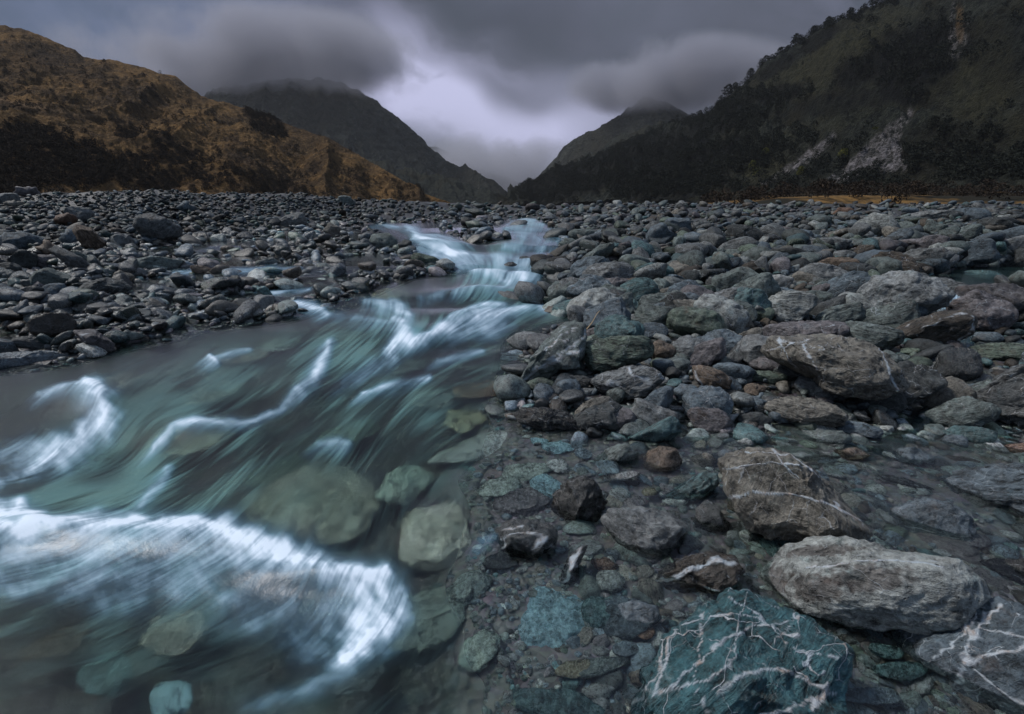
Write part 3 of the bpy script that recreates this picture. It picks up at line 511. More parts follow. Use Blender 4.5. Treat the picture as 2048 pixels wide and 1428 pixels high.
stones = []          # every stone: object, picture box, descriptive bits
veg_seed = 100
def rock(name, cx, cy, w, h, ang, colour, angl, strata, vein, wet, outline=None, sa=None, opt=None, level=None, seed=0):
    if 'sub' not in (opt or {}): vein = vein + (.3 if max(w, h) > 80 else .15); wet = max(wet, .42 if cy > 600 else .3)
    opt = opt or {}; th = opt.get('th', .8); lift = opt.get('lift', .72); mn = min(w, h)
    dep = TH + math.atan((cy - 714) / F); hz = math.sqrt((h / 2 * math.cos(dep)) ** 2 + (th * mn / 2 * math.sin(dep)) ** 2) / F
    T = None
    if 'sub' in opt:
        wy = w_y(cy)[0]; d = ray(cx, cy); T = wy / d[1]; drop = opt['sub'] + hz * T * .9
        T = T * (1 + .02); zc = W(wy) - drop; T = min(T, (H - zc) / -d[2] if d[2] < 0 else T)
        T = (zc - H) / d[2]
    else:
        T = hit_g([cx], [cy], (lift * 1.3 - .22) * hz)[0]
        if np.isnan(T): T = hit_g([cx], [cy + h / 2 + 4], 0)[0]
        if np.isnan(T): T = 40.0
    d = ray(cx, cy); Cn = np.array([0, 0, H]) + d * T; m_per = T / F
    flat = 'sub' in opt
    if flat: zc = W(wy) - opt['sub'] - th * mn / 2 * T / F * 1.05; T = (zc - H) / d[2]; Cn = np.array([0, 0, H]) + d * T; m_per = T / F
    vz = -d / np.linalg.norm(d); vx = np.array([1., 0, 0]); vy = np.cross(vz, vx); vy /= np.linalg.norm(vy); vx = np.cross(vy, vz)
    sy = 1.0
    if flat: vx = np.array([1., 0, 0]); vy = np.array([d[0] / d[1] * .5, 1., 0]); vz = np.array([0, 0, 1.]); sy = 1 / max(math.sin(dep), .12)
    if level is None: level = 7 if max(w, h) > 200 else 6 if max(w, h) > 150 else 5 if max(w, h) > 90 else 4 if max(w, h) > 34 else 3
    q, Fc = unit_stone(level, 1000 + seed, angl, .05 + .05 * angl)
    r = np.random.default_rng(seed + 5)
    if outline is not None:
        P = np.array(outline, float) - (cx, cy); P[:, 1] *= -1
    else:
        tt = np.linspace(0, 2 * np.pi, 40, endpoint=False); e = r.uniform(.92, 1.1) if 'sub' in opt else r.uniform(.72, .95); n_ = [r.normal(0, .05 * angl + .02) for _ in range(6)]
        rr = 1 + sum(n_[i] * np.cos((i + 2) * tt + r.uniform(0, 6)) for i in range(4))
        X = np.sign(np.cos(tt)) * np.abs(np.cos(tt)) ** e * w / 2 * rr; Y = np.sign(np.sin(tt)) * np.abs(np.sin(tt)) ** e * h / 2 * rr
        ca, sa_ = math.cos(math.radians(ang)), math.sin(math.radians(ang))
        # w and h are measured along the stone's own axes
        P = np.stack([X * ca - Y * sa_, X * sa_ + Y * ca], -1)
    # radius of outline by angle
    tq = np.linspace(-np.pi, np.pi, 181); seg = np.vstack([P, P[:1]]); D = np.stack([np.cos(tq), np.sin(tq)], -1); Rp = np.zeros(181)
    for a_, b_ in zip(seg[:-1], seg[1:]):
        e_ = b_ - a_; den = D[:, 0] * e_[1] - D[:, 1] * e_[0]; den = np.where(abs(den) < 1e-9, 1e-9, den)
        s = (a_[0] * e_[1] - a_[1] * e_[0]) / den; u = (a_[0] * D[:, 1] - a_[1] * D[:, 0]) / den
        ok = (s > 0) & (u >= -1e-6) & (u <= 1 + 1e-6); Rp = np.where(ok, np.maximum(Rp, s), Rp)
    Rp = np.where(Rp <= 0, mn * .4, Rp)
    th_q = np.arctan2(q[:, 1], q[:, 0]); rq = np.hypot(q[:, 0], q[:, 1]); bins = np.clip(((th_q + np.pi) / (2 * np.pi) * 60).astype(int), 0, 59)
    Rs = np.zeros(60); np.maximum.at(Rs, bins, rq); Rs = np.maximum(Rs, .3); Rs = (Rs + np.roll(Rs, 1) + np.roll(Rs, -1)) / 3
    bc = (np.arange(60) + .5) / 60 * 2 * np.pi - np.pi
    Rsi = np.interp(th_q, np.concatenate([bc - 2 * np.pi, bc, bc + 2 * np.pi]), np.tile(Rs, 3)); Rpi = np.interp(th_q, tq, Rp)
    k = Rpi / Rsi; core = np.clip(rq / .35, 0, 1); k = k * core + np.mean(Rp) / np.mean(Rs) * (1 - core) if outline is None and False else k
    # blend towards an even scale near the axis to avoid a pinch
    ex, ey = np.ptp(P[:, 0]) / 2, np.ptp(P[:, 1]) / 2
    L = np.stack([q[:, 0] * k, q[:, 1] * k, q[:, 2] * mn * th / 2 * 1.05], -1)          # in pixels at the stone's distance
    Lm = L * m_per
    a0 = math.radians(sa if sa is not None else ang); ca, s_ = math.cos(a0), math.sin(a0)
    size = m_per * math.sqrt(w * h)
    # fine layered relief
    if level >= 4:
        al = L[:, 0] * ca + L[:, 1] * s_; pe = -L[:, 0] * s_ + L[:, 1] * ca; n0 = q / np.linalg.norm(q, axis=1)[:, None]
        sc1 = 1 / mn
        rel = fbm(np.stack([al * sc1 * 1.2, pe * sc1 * 9, L[:, 2] * sc1 * 2.4], -1) + seed, 3) * .018 * strata + fbm(L * sc1 * 5 + seed * 3.3, 4, .6) * (.004 + .022 * angl)
        Lm = Lm + n0 * (rel * mn * m_per * 1.6)[:, None]
    V = Cn + Lm[:, :1] * vx + Lm[:, 1:2] * sy * vy + Lm[:, 2:] * vz
    org = np.array([Cn[0], Cn[1], V[:, 2].min()])
    nv = len(V); kk = 1.0 / (size ** .45 * .62) if size > 0 else 1
    rcv = np.stack([Lm[:, 0] * ca + Lm[:, 1] * s_, -Lm[:, 0] * s_ + Lm[:, 1] * ca, Lm[:, 2]], -1) * kk * 2.0 + r.uniform(0, 50, 3)
    c0 = np.array(GG[colour]) * opt.get('bright', 1.0) * (1 if opt.get('sub') is not None else .74); colv = np.concatenate([np.tile(c0, (nv, 1)), np.full((nv, 1), strata)], 1)
    if 'blot' in opt:
        for (bx, by), (rx, ry) in opt['blot']:
            dd = np.hypot((L[:, 0] - (bx - cx)) / rx, (-L[:, 1] - (by - cy)) / ry) + fbm(L / 14, 3) * .5
            m_ = sstep(1.15, .75, dd) * (q[:, 2] > 0); colv[:, :3] = colv[:, :3] * (1 - .65 * m_[:, None]) + np.array([.05, .032, .026]) * (.65 * m_[:, None])
    if opt.get('sub') is not None: colv[:, :3] *= 1.2 if cx < 980 else .9
    wetv = np.maximum(wet, sstep(.05, -.0, V[:, 2] - W(V[:, 1])) * .9) if Cn[1] < 25 else np.full(nv, wet)
    vt = np.zeros(nv)
    for line, wd in opt.get('veins', []):
        jit = fbm(L / 26 + 3, 3)[:, None] * 5; dd, _ = pdist(L[:, 0] + cx + jit[:, 0], cy - L[:, 1] + jit[:, 0] * .7, line)
        vv = sstep(wd * .75, wd * .2, dd * (1 + 1.0 * fbm(L / 30, 3))) * (q[:, 2] > -.1); vt = np.maximum(vt, vv)
    prm = np.stack([np.full(nv, vein), wetv, np.full(nv, r.uniform(.2, 1))], -1)
    o = mesh_np(name, V - org, Fc, [M_STONE], dict(col=('FLOAT_COLOR', colv), rc=('FLOAT_VECTOR', rcv), prm=('FLOAT_VECTOR', prm), vein=('FLOAT', vt), bumpd=('FLOAT', np.full(nv, (.085 if max(w, h) < 90 else .05) * size ** .8))))
    o.location = org
    stones.append(dict(o=o, cx=cx, cy=cy, w=w, h=h, ang=ang, T=T, P=P, colour=colour, angl=angl, size=size, elong=max(w, h) / mn, named=False))
    return o
for i, (ol, colour, angl, strata, vein, wet, sa, label, short, opt) in enumerate(HERO):
    A = np.array(ol, float); cx, cy = (A[:, 0].min() + A[:, 0].max()) / 2, (A[:, 1].min() + A[:, 1].max()) / 2
    w_, h_ = np.ptp(A[:, 0]), np.ptp(A[:, 1])
    o = rock('boulder', cx, cy, w_, h_, 0, colour, angl, strata, vein, wet, ol, sa, opt, seed=i + 1)
    tag(o, label, 'boulder', 'stones of the river bed'); stones[-1].update(named=True, short=short)
for i, m in enumerate(MORE):
    cx, cy, w_, h_, ang, colour, angl, strata, vein, wet = m[:10]; opt = m[10] if len(m) > 10 else {}
    rock('boulder' if max(w_, h_) > 60 else 'cobble', cx, cy, w_, h_, ang, colour, angl, strata, vein, wet, None, None, opt, seed=200 + i)
for i, (cx, cy, w_, h_, ang, colour, opt) in enumerate(SUNK):
    opt = dict(opt); opt.setdefault('sub', .03); opt.setdefault('th', .6)
    rock('sunken_boulder', cx, cy, w_, h_, ang, colour, .5, .35, .1, .2, None, None, opt, seed=500 + i); stones[-1]['sunk'] = True

# ------------------------------------------------------------------ the thousands of other stones
NS = 38000
px = rng.uniform(-260, 2310, NS); u = rng.uniform(0, 1, NS)
py = np.where(u < .60, rng.uniform(374, 640, NS), rng.uniform(600, 1560, NS))
def inside_any(px, py, shrink):
    m = np.zeros(len(px), bool)
    for s in stones:
        P = s['P'] * (shrink if not s.get('sunk') else .9); bx = (abs(px - s['cx']) < s['w']) & (abs(py - s['cy']) < max(s['w'], s['h']))
        if bx.any():
            idx = np.where(bx)[0]; sd = sdist(px[idx] - s['cx'], -(py[idx] - s['cy']), P); m[idx] |= sd < 0
    return m
# stone size in picture pixels: power law between bounds that grow towards the viewer
near = np.clip((py - 400) / 250, 0, 1)
smin = 6 + 5 * near; smax = np.interp(py, [374, 420, 450, 500, 560, 640, 800, 1400], [13, 22, 36, 54, 74, 84, 84, 70])
smax = np.where(px < 900, smax * .62, smax)
k_ = np.where((px > 1000) & (py > 440), 1.35, 1.8); uu = rng.uniform(0, 1, NS); spx = (smin ** -k_ + uu * (smax ** -k_ - smin ** -k_)) ** (-1 / k_)
T = hit_g(px, py); d = ray(px, py); X = d[:, 0] * T; Y = d[:, 1] * T
ok = ~np.isnan(T) & (Y < 150); g = np.where(ok, G(np.nan_to_num(X), np.nan_to_num(Y, nan=1.)), 0); wl = W(np.nan_to_num(Y, nan=1.))
deep = wl - g
ok &= ~inside_any(px, py, .82)
ok &= ~((deep > .10) & (rng.uniform(0, 1, NS) < .55))
spx = np.where((px < 1140) & (py > 850), np.minimum(spx, 10 + 14 * rng.uniform(0, 1, NS)), spx)
spx = np.where((deep > .0) & (py > 850), np.minimum(spx, 9 + 80 * rng.uniform(0, 1, NS) ** 2.0), spx)
_, = (0,)
lf_ = (px < 800) & (py > 486)
ok &= ~(lf_ & (deep > .02) & (rng.uniform(0, 1, NS) < .8))
ok &= ~((px > 700) & (px < 1150) & (py < 610) & (deep > .03) & (rng.uniform(0, 1, NS) < .8))
cr_d, _ = pdist(px, py, CREEK); ok &= ~((cr_d < 20) & (rng.uniform(0, 1, NS) < .85))
ok &= ~((sdist(px, py, POOL_PX) < 4) & (rng.uniform(0, 1, NS) < .93)); ok &= ~((abs(px - 1907) < 28) & (abs(py - 605) < 24))
idx = np.where(ok)[0]
cats = np.array(['gg', 'gg', 'bg', 'bg', 'gy', 'gy', 'gy', 'bg', 'tn', 'gg', 'pg', 'dk', 'dk', 'te', 'gn', 'pl', 'gg', 'db', 'bg'])
ccat = rng.integers(0, len(cats), NS)
# the largest of them in view stand as objects of their own
vis = idx[(px[idx] > 10) & (px[idx] < 2038) & (py[idx] < 1410) & (deep[idx] < .02)]
room = 296 - len(stones)
big = vis[np.argsort(-spx[vis])][:max(room, 0)]
bigset = set(big.tolist())
for j, i in enumerate(big):
    s = spx[i]; el = random.uniform(1.15, 1.9)
    rock('cobble', px[i], py[i], s * math.sqrt(el) * 1.15, s / math.sqrt(el) * 1.05, random.uniform(-30, 40), str(cats[ccat[i]]), random.uniform(.35, .8), random.uniform(.1, .8), random.choice([0, 0, .2, .6]), .35 if deep[i] > -.04 else 0.05, seed=800 + int(j))
rest = np.array([i for i in idx if i not in bigset])
rest = rest[~inside_any(px[rest], py[rest], .8)]
def scatter(name, ids, label):
    groups = {1: [], 2: [], 3: []}
    for i in ids: groups[3 if spx[i] > 26 else 2 if spx[i] > 9 else 1].append(i)
    Vs, Fs, A = [], [], dict(col=[], rc=[], prm=[], vein=[], bumpd=[]); base_i = 0
    for lv, ids_ in groups.items():
        if not ids_: continue
        ids_ = np.array(ids_); var = rng.integers(0, 20, len(ids_))
        for v in range(20):
            I = ids_[var == v]; n = len(I)
            if not n: continue
            q, Fc = unit_stone(lv, 3000 + v + 100 * lv, .3 + .5 * ((v * 7) % 10) / 10, .08)
            m_per = T[I] / F; r_ = spx[I] / 2 * m_per
            ax = np.stack([r_ * rng.uniform(1.05, 1.7, n), r_ * rng.uniform(.8, 1.1, n), r_ * rng.uniform(.45, .85, n)], -1)
            yaw = rng.uniform(0, 2 * np.pi, n); tl = rng.normal(0, .35, n); tl2 = rng.normal(0, .3, n)
            L = q[None] * ax[:, None, :]
            c, s = np.cos(tl)[:, None], np.sin(tl)[:, None]; L = np.stack([L[..., 0] * c - L[..., 2] * s, L[..., 1], L[..., 0] * s + L[..., 2] * c], -1)
            c, s = np.cos(tl2)[:, None], np.sin(tl2)[:, None]; L = np.stack([L[..., 0], L[..., 1] * c - L[..., 2] * s, L[..., 1] * s + L[..., 2] * c], -1)
            c, s = np.cos(yaw)[:, None], np.sin(yaw)[:, None]; L = np.stack([L[..., 0] * c - L[..., 1] * s, L[..., 0] * s + L[..., 1] * c, L[..., 2]], -1)
            z0 = g[I] + r_ * rng.uniform(.0, .75, n) * np.where(py[I] > 850, .35, 1)
            P = L + np.stack([X[I], Y[I], z0], -1)[:, None, :]; nv = len(q)
            Vs.append(P.reshape(-1, 3)); Fs.append((Fc[None] + base_i + (np.arange(n) * nv)[:, None, None]).reshape(-1, 3)); base_i += n * nv
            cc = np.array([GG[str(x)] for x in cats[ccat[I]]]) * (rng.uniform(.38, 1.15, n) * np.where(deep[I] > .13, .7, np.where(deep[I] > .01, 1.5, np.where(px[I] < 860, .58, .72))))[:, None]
            wet = np.where(deep[I] > -.03, .6, np.where(deep[I] > -.08, .4, .25)); wet = np.where(lf_[I], np.maximum(wet, .65), wet); wet = np.clip(wet + rng.uniform(-.1, .15, n), 0, 1)
            st = rng.uniform(0, .9, n)
            A['col'].append(np.repeat(np.concatenate([cc, st[:, None]], 1), nv, 0))
            A['rc'].append(((q[None] * (ax / r_[:, None])[:, None, :]) * (r_ ** .5 * 2.6)[:, None, None] + rng.uniform(0, 60, (n, 1, 3))).reshape(-1, 3))
            A['prm'].append(np.repeat(np.stack([rng.choice([0, 0, 0, .8], n), wet, rng.uniform(.2, 1, n)], -1), nv, 0))
            A['vein'].append(np.zeros(n * nv)); A['bumpd'].append(np.repeat(.08 * r_ ** .8, nv))
    o = mesh_np(name, np.concatenate(Vs), np.concatenate(Fs), [M_STONE], dict(col=('FLOAT_COLOR', np.concatenate(A['col'])), rc=('FLOAT_VECTOR', np.concatenate(A['rc'])),
        prm=('FLOAT_VECTOR', np.concatenate(A['prm'])), vein=('FLOAT', np.concatenate(A['vein'])), bumpd=('FLOAT', np.concatenate(A['bumpd']))))
    return tag(o, label, 'gravel', kind='stuff')
scatter('river_gravel', rest, 'mixed grey, green and brown river stones and pebbles covering both banks')

# labels of the remaining stones: colour, form, and the landmark stone they lie beside
land = [s for s in stones if s['named']]
used = set(s['o']['label'] for s in stones if s['named'])
def describe(s):
    mx = max(s['w'], s['h'])
    sz = 'large' if mx > 95 else 'medium' if mx > 52 else 'small'
    form = 'elongated' if s['elong'] > 2.1 else 'oval' if s['elong'] > 1.45 else 'angular' if s['angl'] > .6 else 'rounded'
    kind = 'sunken stone' if s.get('sunk') else 'stone'
    return sz, f"{CN[s['colour']]} {form} {kind}"
for s in stones:
    if s['named']: continue
    o = s['o']; sz, body = describe(s)
    L_ = sorted(land, key=lambda q: math.hypot(q['cx'] - s['cx'], 1.4 * (q['cy'] - s['cy'])))
    lab = None
    for q in L_[:10]:
        ddx, ddy = s['cx'] - q['cx'], s['cy'] - q['cy']
        gap = math.hypot(ddx / (q['w'] / 2 + s['w'] / 2), ddy / (q['h'] / 2 + s['h'] / 2))
        far_ = 'just ' if gap < 1.5 else '' if gap < 4 else 'well '
        rel = (('right of' if ddx > 0 else 'left of') if abs(ddx) > abs(ddy) * 1.1 else ('in front of' if ddy > 0 else 'behind'))
        for cand in (f'{sz} {body} {far_}{rel} the {q["short"]}', f'{sz} {body} {far_}{rel} and {"below" if ddy > 0 else "above"} the {q["short"]}'):
            if cand not in used and len(cand.split()) <= 16: lab = cand; break
        if lab: break
    if not lab:
        lab = f'{sz} {body} between the {L_[0]["short"]} and the {L_[1]["short"]}'
    used.add(lab); tag(o, lab, 'boulder' if o.name.startswith('boulder') or 'sunken' in o.name else 'stone', 'stones of the river bed')

# ------------------------------------------------------------------ riverbed sheet
def ground_material():
    m, k, out = new_mat('wet_gravel')
    geo = k.n.new('ShaderNodeNewGeometry').outputs['Position']
    v = k.add('ShaderNodeTexVoronoi', {'Vector': geo, 'Scale': 34.0}); v2 = k.add('ShaderNodeTexVoronoi', {'Vector': geo, 'Scale': 12.0})
    cc = k.mix(.5, v.outputs['Color'], v2.outputs['Color'])
    hs = k.add('ShaderNodeHueSaturation', {'Color': cc, 'Saturation': .38, 'Value': .13})
    c = k.mix(.45, hs.outputs[0], (.012, .012, .012)); c = k.mix(k.ramp(k.noise(geo, 3, 4), .4, .65, 0, .5), c, (.020, .016, .012))
    hgt = k.math('ADD', k.math('MULTIPLY', v.outputs['Distance'], -.6), k.math('MULTIPLY', v2.outputs['Distance'], -1.2))
    c = k.mix(k.attr('bed_sheen'), c, k.mix(.55, k.vmath('SCALE', hs.outputs[0], scale=2.2), (.12, .105, .11)))  # shallows: purple-grey sky sheen of the water painted into the pebble bed colour
    bp = k.add('ShaderNodeBump', {'Height': hgt, 'Strength': 1.0, 'Distance': .02})
    p = k.add('ShaderNodeBsdfPrincipled', {'Base Color': c, 'Roughness': .5, 'Normal': bp.outputs[0]}); k.l.new(p.outputs[0], out.inputs[0]); return m
rb = mesh_np('riverbed_ground', np.stack([gX, gY, gZ], -1).reshape(-1, 3), grid_faces(NY, NA), [ground_material()], dict(bed_sheen=('FLOAT', (sstep(-.01, -.05, gZ - W(gY)) * sstep(-.16, -.12, gZ - W(gY)) * sstep(4.5, 3.2, gY)).ravel())))
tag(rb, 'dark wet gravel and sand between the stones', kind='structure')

# ------------------------------------------------------------------ water
prow = np.concatenate([np.arange(430, 520, 1.0), np.arange(520, 640, 1.4), np.arange(640, 1000, 1.8), np.arange(1000, 1620, 2.2)])
pcol = np.arange(-240, 2300, 2.3); nr, nc = len(prow), len(pcol)
PX, PY = np.meshgrid(pcol, prow); wy = w_y(prow)[:, None] * np.ones((1, nc))
dr = ray(PX, PY); WX = dr[..., 0] / dr[..., 1] * wy
def gblur(A, sy, sx):
    def k1(s): r_ = int(3 * s) + 1; x = np.arange(-r_, r_ + 1); k = np.exp(-x * x / (2 * s * s)); return k / k.sum()
    for ax, s in ((0, sy), (1, sx)):
        if s < .3: continue
        k = k1(s); r_ = len(k) // 2; pad = [(0, 0), (0, 0)]; pad[ax] = (r_, r_); B = np.pad(A, pad, mode='edge'); O = np.zeros_like(A)
        for i, kv in enumerate(k): O += kv * (B[i:i + A.shape[0]] if ax == 0 else B[:, i:i + A.shape[1]])
        A = O
    return A
FLOW = [(1050,445,-.3,1),(1060,480,-.5,.8),(800,460,.8,.5),(870,490,.9,.4),(960,512,1,.25),(1040,520,-.3,1),(1010,570,-.7,.6),(1000,640,-1,.3),(900,655,-1,.42),(780,620,.9,.4),(800,680,-.25,.9),(740,720,-.8,.6),
 (640,760,-.6,.62),(560,820,-.85,.45),(450,850,-1,.05),(340,880,-.8,.6),(640,930,-.75,.6),(450,980,-.6,.75),(250,700,-1,.18),(100,750,-1,.1),(350,770,-.85,.5),(190,800,-.1,1),(150,880,-.7,.6),(40,930,-1,.35),
 (60,1060,-1,.3),(400,1080,-.97,.15),(250,1180,-.9,.35),(600,1150,-.85,.3),(740,1180,-.35,.9),(690,1300,-.6,.75),(500,1380,-.9,.4),(850,1300,-.55,.8),(640,1000,-.35,.9),(560,1050,-.75,.6),(730,1040,.35,.9),(870,1080,-.4,.85),
 (960,1200,-.6,.8),(1000,1380,-.95,.3),(1100,800,-.6,.6),(950,760,-.85,.45),(1000,900,-.9,.35),(1100,1000,-.8,.3),(1200,1150,-.7,.4),(1300,950,-.8,.3),(880,720,-.9,.35),(850,850,-.75,.6),(700,640,-1,.2),(500,660,-1,.12),
 (1700,950,-.8,.5),(1850,1050,-.7,.6),(500,560,-1,.1),(300,560,-1,.1),(600,480,1,.1),(1700,1300,-1,.1),(250,1330,-.8,.4),(350,1250,-.7,.6),(120,1400,-.9,.2)]
fu = np.zeros_like(PX); fv = np.zeros_like(PX); fw = np.zeros_like(PX)
for (ax_, ay_, ux, uy) in FLOW:
    n_ = math.hypot(ux, uy); sx_ = 55 + (ay_ - 430) * .10; sy_ = 22 + (ay_ - 430) * .10
    w_ = np.exp(-(((PX - ax_) / sx_) ** 2 + ((PY - ay_) / sy_) ** 2) / 2) + 2e-3 / (1 + ((PX - ax_) / 200) ** 2 + ((PY - ay_) / 120) ** 2) ** 2
    fu += w_ * ux / n_; fv += w_ * uy / n_; fw += w_
fu /= fw; fv /= fw; nn = np.hypot(fu, fv) + 1e-9; fu /= nn; fv /= nn
# gentle meander of the flow
wob = gblur(rng.normal(size=PX.shape), 16, 16); wob /= wob.std(); an = .11 * wob; fu, fv = fu * np.cos(an) - fv * np.sin(an), fu * np.sin(an) + fv * np.cos(an)
rs = np.gradient(prow)[:, None] * np.ones((1, nc)); iu = fu / 2.3; iv = fv / rs
def lic(N, steps, st=1.6):
    iv = globals()['iv'] * FL; iu = globals()['iu'] * FL; acc = N.copy(); tot = 1.0
    for sgn in (1, -1):
        ci = np.arange(nr)[:, None] + np.zeros((1, nc)); cj = np.zeros((nr, 1)) + np.arange(nc)[None]
        for s in range(steps):
            i0 = np.clip(ci, 0, nr - 1).astype(int); j0 = np.clip(cj, 0, nc - 1).astype(int)
            ci = ci + sgn * st * iv[i0, j0]; cj = cj + sgn * st * iu[i0, j0]
            i1 = np.clip(ci, 0, nr - 1.01); j1 = np.clip(cj, 0, nc - 1.01); a_ = i1.astype(int); b_ = j1.astype(int); fi = i1 - a_; fj = j1 - b_
            wgt = .5 + .5 * math.cos(math.pi * (s + 1) / (steps + 1))
            acc += wgt * (N[a_, b_] * (1 - fi) * (1 - fj) + N[a_ + 1, b_] * fi * (1 - fj) + N[a_, b_ + 1] * (1 - fi) * fj + N[a_ + 1, b_ + 1] * fi * fj); tot += wgt
    acc = acc / tot; return (acc - acc.mean()) / acc.std()
FL = np.interp(PY, [440, 560, 720, 1000], [.28, .5, .9, 1.15])
nz1 = rng.normal(size=PX.shape); nz2 = gblur(rng.normal(size=PX.shape), 2, 2); nz3 = gblur(rng.normal(size=PX.shape), 6, 6)
L1 = lic(nz1, 24, 1.7); L2 = lic(nz2, 22, 3.0); L3 = lic(nz3, 22, 3.8); L4 = lic(gblur(rng.normal(size=PX.shape), 13, 13), 20, 5)
FOAM = [([(1010,441),(1070,442)],3,.6),([(1015,449),(1090,450)],3,.7),([(1005,458),(1110,460)],4,.7),([(1020,467),(1120,469)],4,.6),([(880,478),(940,492)],5,.5),([(1030,476),(1110,481)],8,.7),([(1010,497),(1115,500)],7,.7),([(740,452),(800,455)],4,.5),([(825,462),(845,485),(885,500),(940,512)],12,.95),([(870,512),(1000,522),(1070,525)],9,.8),([(920,534),(1060,536)],9,.45),([(950,552),(1010,552),(1075,556)],9,1.0),
 ([(1000,566),(1040,562)],9,.9),([(840,592),(930,586),(1010,582)],5,.55),([(1095,618),(1040,622),(990,632),(930,645),(870,668),(820,695)],10,.95),([(900,640),(960,616),(1010,610)],5,.75),([(1010,645),(985,655),(950,660),(900,672)],14,.5),
 ([(735,608),(790,614),(818,634)],8,.9),([(800,640),(808,680),(790,712)],12,.85),([(640,622),(740,640),(800,655)],6,.4),([(790,715),(730,740),(690,770)],10,.4),([(660,690),(625,770),(575,812)],9,.75),([(575,812),(520,842),(450,850),(390,846),(345,866),(305,895)],7,.7),
 ([(860,754),(800,768),(725,790)],5,.75),([(880,720),(920,712),(960,705)],6,.45),([(500,700),(430,718)],4,.5),([(170,772),(206,796),(202,838),(165,885),(100,922),(0,958)],17,.85),([(80,792),(130,776),(175,773)],6,.6),([(120,880),(60,900),(0,905)],16,.45),
 ([(-60,1020),(10,1030),(70,1045)],20,1.0),([(-60,1070),(30,1080),(130,1062),(300,1052),(420,1062),(520,1100),(610,1132),(700,1148),(765,1150)],17,.95),([(0,1110),(150,1098),(330,1090),(470,1112),(560,1150)],26,.55),([(765,1152),(785,1195),(750,1250),(690,1305)],22,.92),([(700,1170),(730,1210),(700,1260)],26,.6),
 ([(0,1160),(200,1150),(400,1150)],30,.40),([(440,1190),(600,1195),(700,1200)],36,.36),([(600,1250),(640,1290)],24,.3),([(335,930),(300,985),(280,1010)],8,.5),([(500,580),(560,584),(620,576)],3,.7),([(590,606),(620,614),(655,628)],7,.8),
 ([(320,548),(385,544)],3,.6),([(460,543),(600,538)],4,.55),([(640,885),(700,890)],7,.35),([(960,1085),(990,1070)],6,.4),([(700,1335),(620,1370),(500,1420)],12,.25),([(420,712),(436,730)],4,.8)]
def rng_s0(s_): return rng_s(s_)
def rng_s(s_):
    a__ = gblur(rng.normal(size=PX.shape), s_, s_); return a__ / a__.std()
foam = np.zeros_like(PX); crest = np.zeros_like(PX); jx = gblur(rng.normal(size=PX.shape), 5, 5); jx = jx / jx.std() + .45 * rng_s(2.2); jy = gblur(rng.normal(size=PX.shape), 5, 5); jy /= jy.std()
for line, wd, inten in FOAM:
    pad = wd * 5; x0 = min(p[0] for p in line) - pad; x1 = max(p[0] for p in line) + pad; y0 = min(p[1] for p in line) - pad; y1 = max(p[1] for p in line) + pad
    r0, r1 = np.searchsorted(prow, [y0, y1]); c0, c1 = np.searchsorted(pcol, [x0, x1]); sl = (slice(r0, r1), slice(c0, c1))
    if r1 <= r0 or c1 <= c0: continue
    sq = np.interp(line[0][1], [430, 560, 800], [2.2, 1.8, 1.3])      # rows are foreshortened
    dd, tt = pdist(PX[sl] + wd * .35 * jx[sl], (PY[sl] + wd * .3 * jy[sl]), line); wv_ = wd * (.75 + .5 * np.sin(np.pi * np.clip(tt, .05, .95)))
    f_ = inten * np.exp(-(dd / wv_) ** 2 / 1.6); foam[sl] = np.maximum(foam[sl], f_) + .25 * np.minimum(foam[sl], f_)
# carried downstream: smear the foam along the flow
sm = foam.copy(); smA = sm.copy()
ci = np.arange(nr)[:, None] + np.zeros((1, nc)); cj = np.zeros((nr, 1)) + np.arange(nc)[None]
for s in range(26):
    i0 = np.clip(ci, 0, nr - 1).astype(int); j0 = np.clip(cj, 0, nc - 1).astype(int); ci = ci - 1.8 * (iv * FL)[i0, j0]; cj = cj - 1.8 * (iu * FL)[i0, j0]
    smA = np.maximum(smA, foam[np.clip(ci, 0, nr - 1).astype(int), np.clip(cj, 0, nc - 1).astype(int)] * (1 - (s + 1) / 27) ** 1.3 * .75)
foamS = gblur(smA, .8, .8)
lump = gblur(rng.normal(size=PX.shape), 9, 9); lump /= lump.std(); lump2 = gblur(rng.normal(size=PX.shape), 3, 3); lump2 /= lump2.std(); lump3 = gblur(rng.normal(size=PX.shape), 1, 1); lump3 /= lump3.std(); big_ = gblur(rng.normal(size=PX.shape), 24, 24); big_ /= big_.std()
foamF = np.clip(gblur(foamS * np.interp(PY, [430, 560, 700], [.5, .8, 1.0]) * (.86 + .10 * L1 + .13 * L2 + .14 * L3 + .16 * L4 + .14 * lump + .08 * lump2 + .05 * lump3), .3, .45), 0, 1.3) ** 1.15
foamF = np.maximum(foamF, .42 * gblur(foamS, 5, 5) * sstep(900, 1050, PY) * (1 + .2 * L4))
chan = sdist(WX, wy, mainW); inch = sstep(.02, -.12, chan / np.clip(wy / 4, .5, 4)); soft = sstep(.03, -.34, chan / np.clip(wy / 4, .6, 4) + .06 * rng_s0(14))
turb = inch * sstep(1420, 1300, PY) ** .3 * np.clip(.62 + .0008 * (800 - PY), .25, .8)
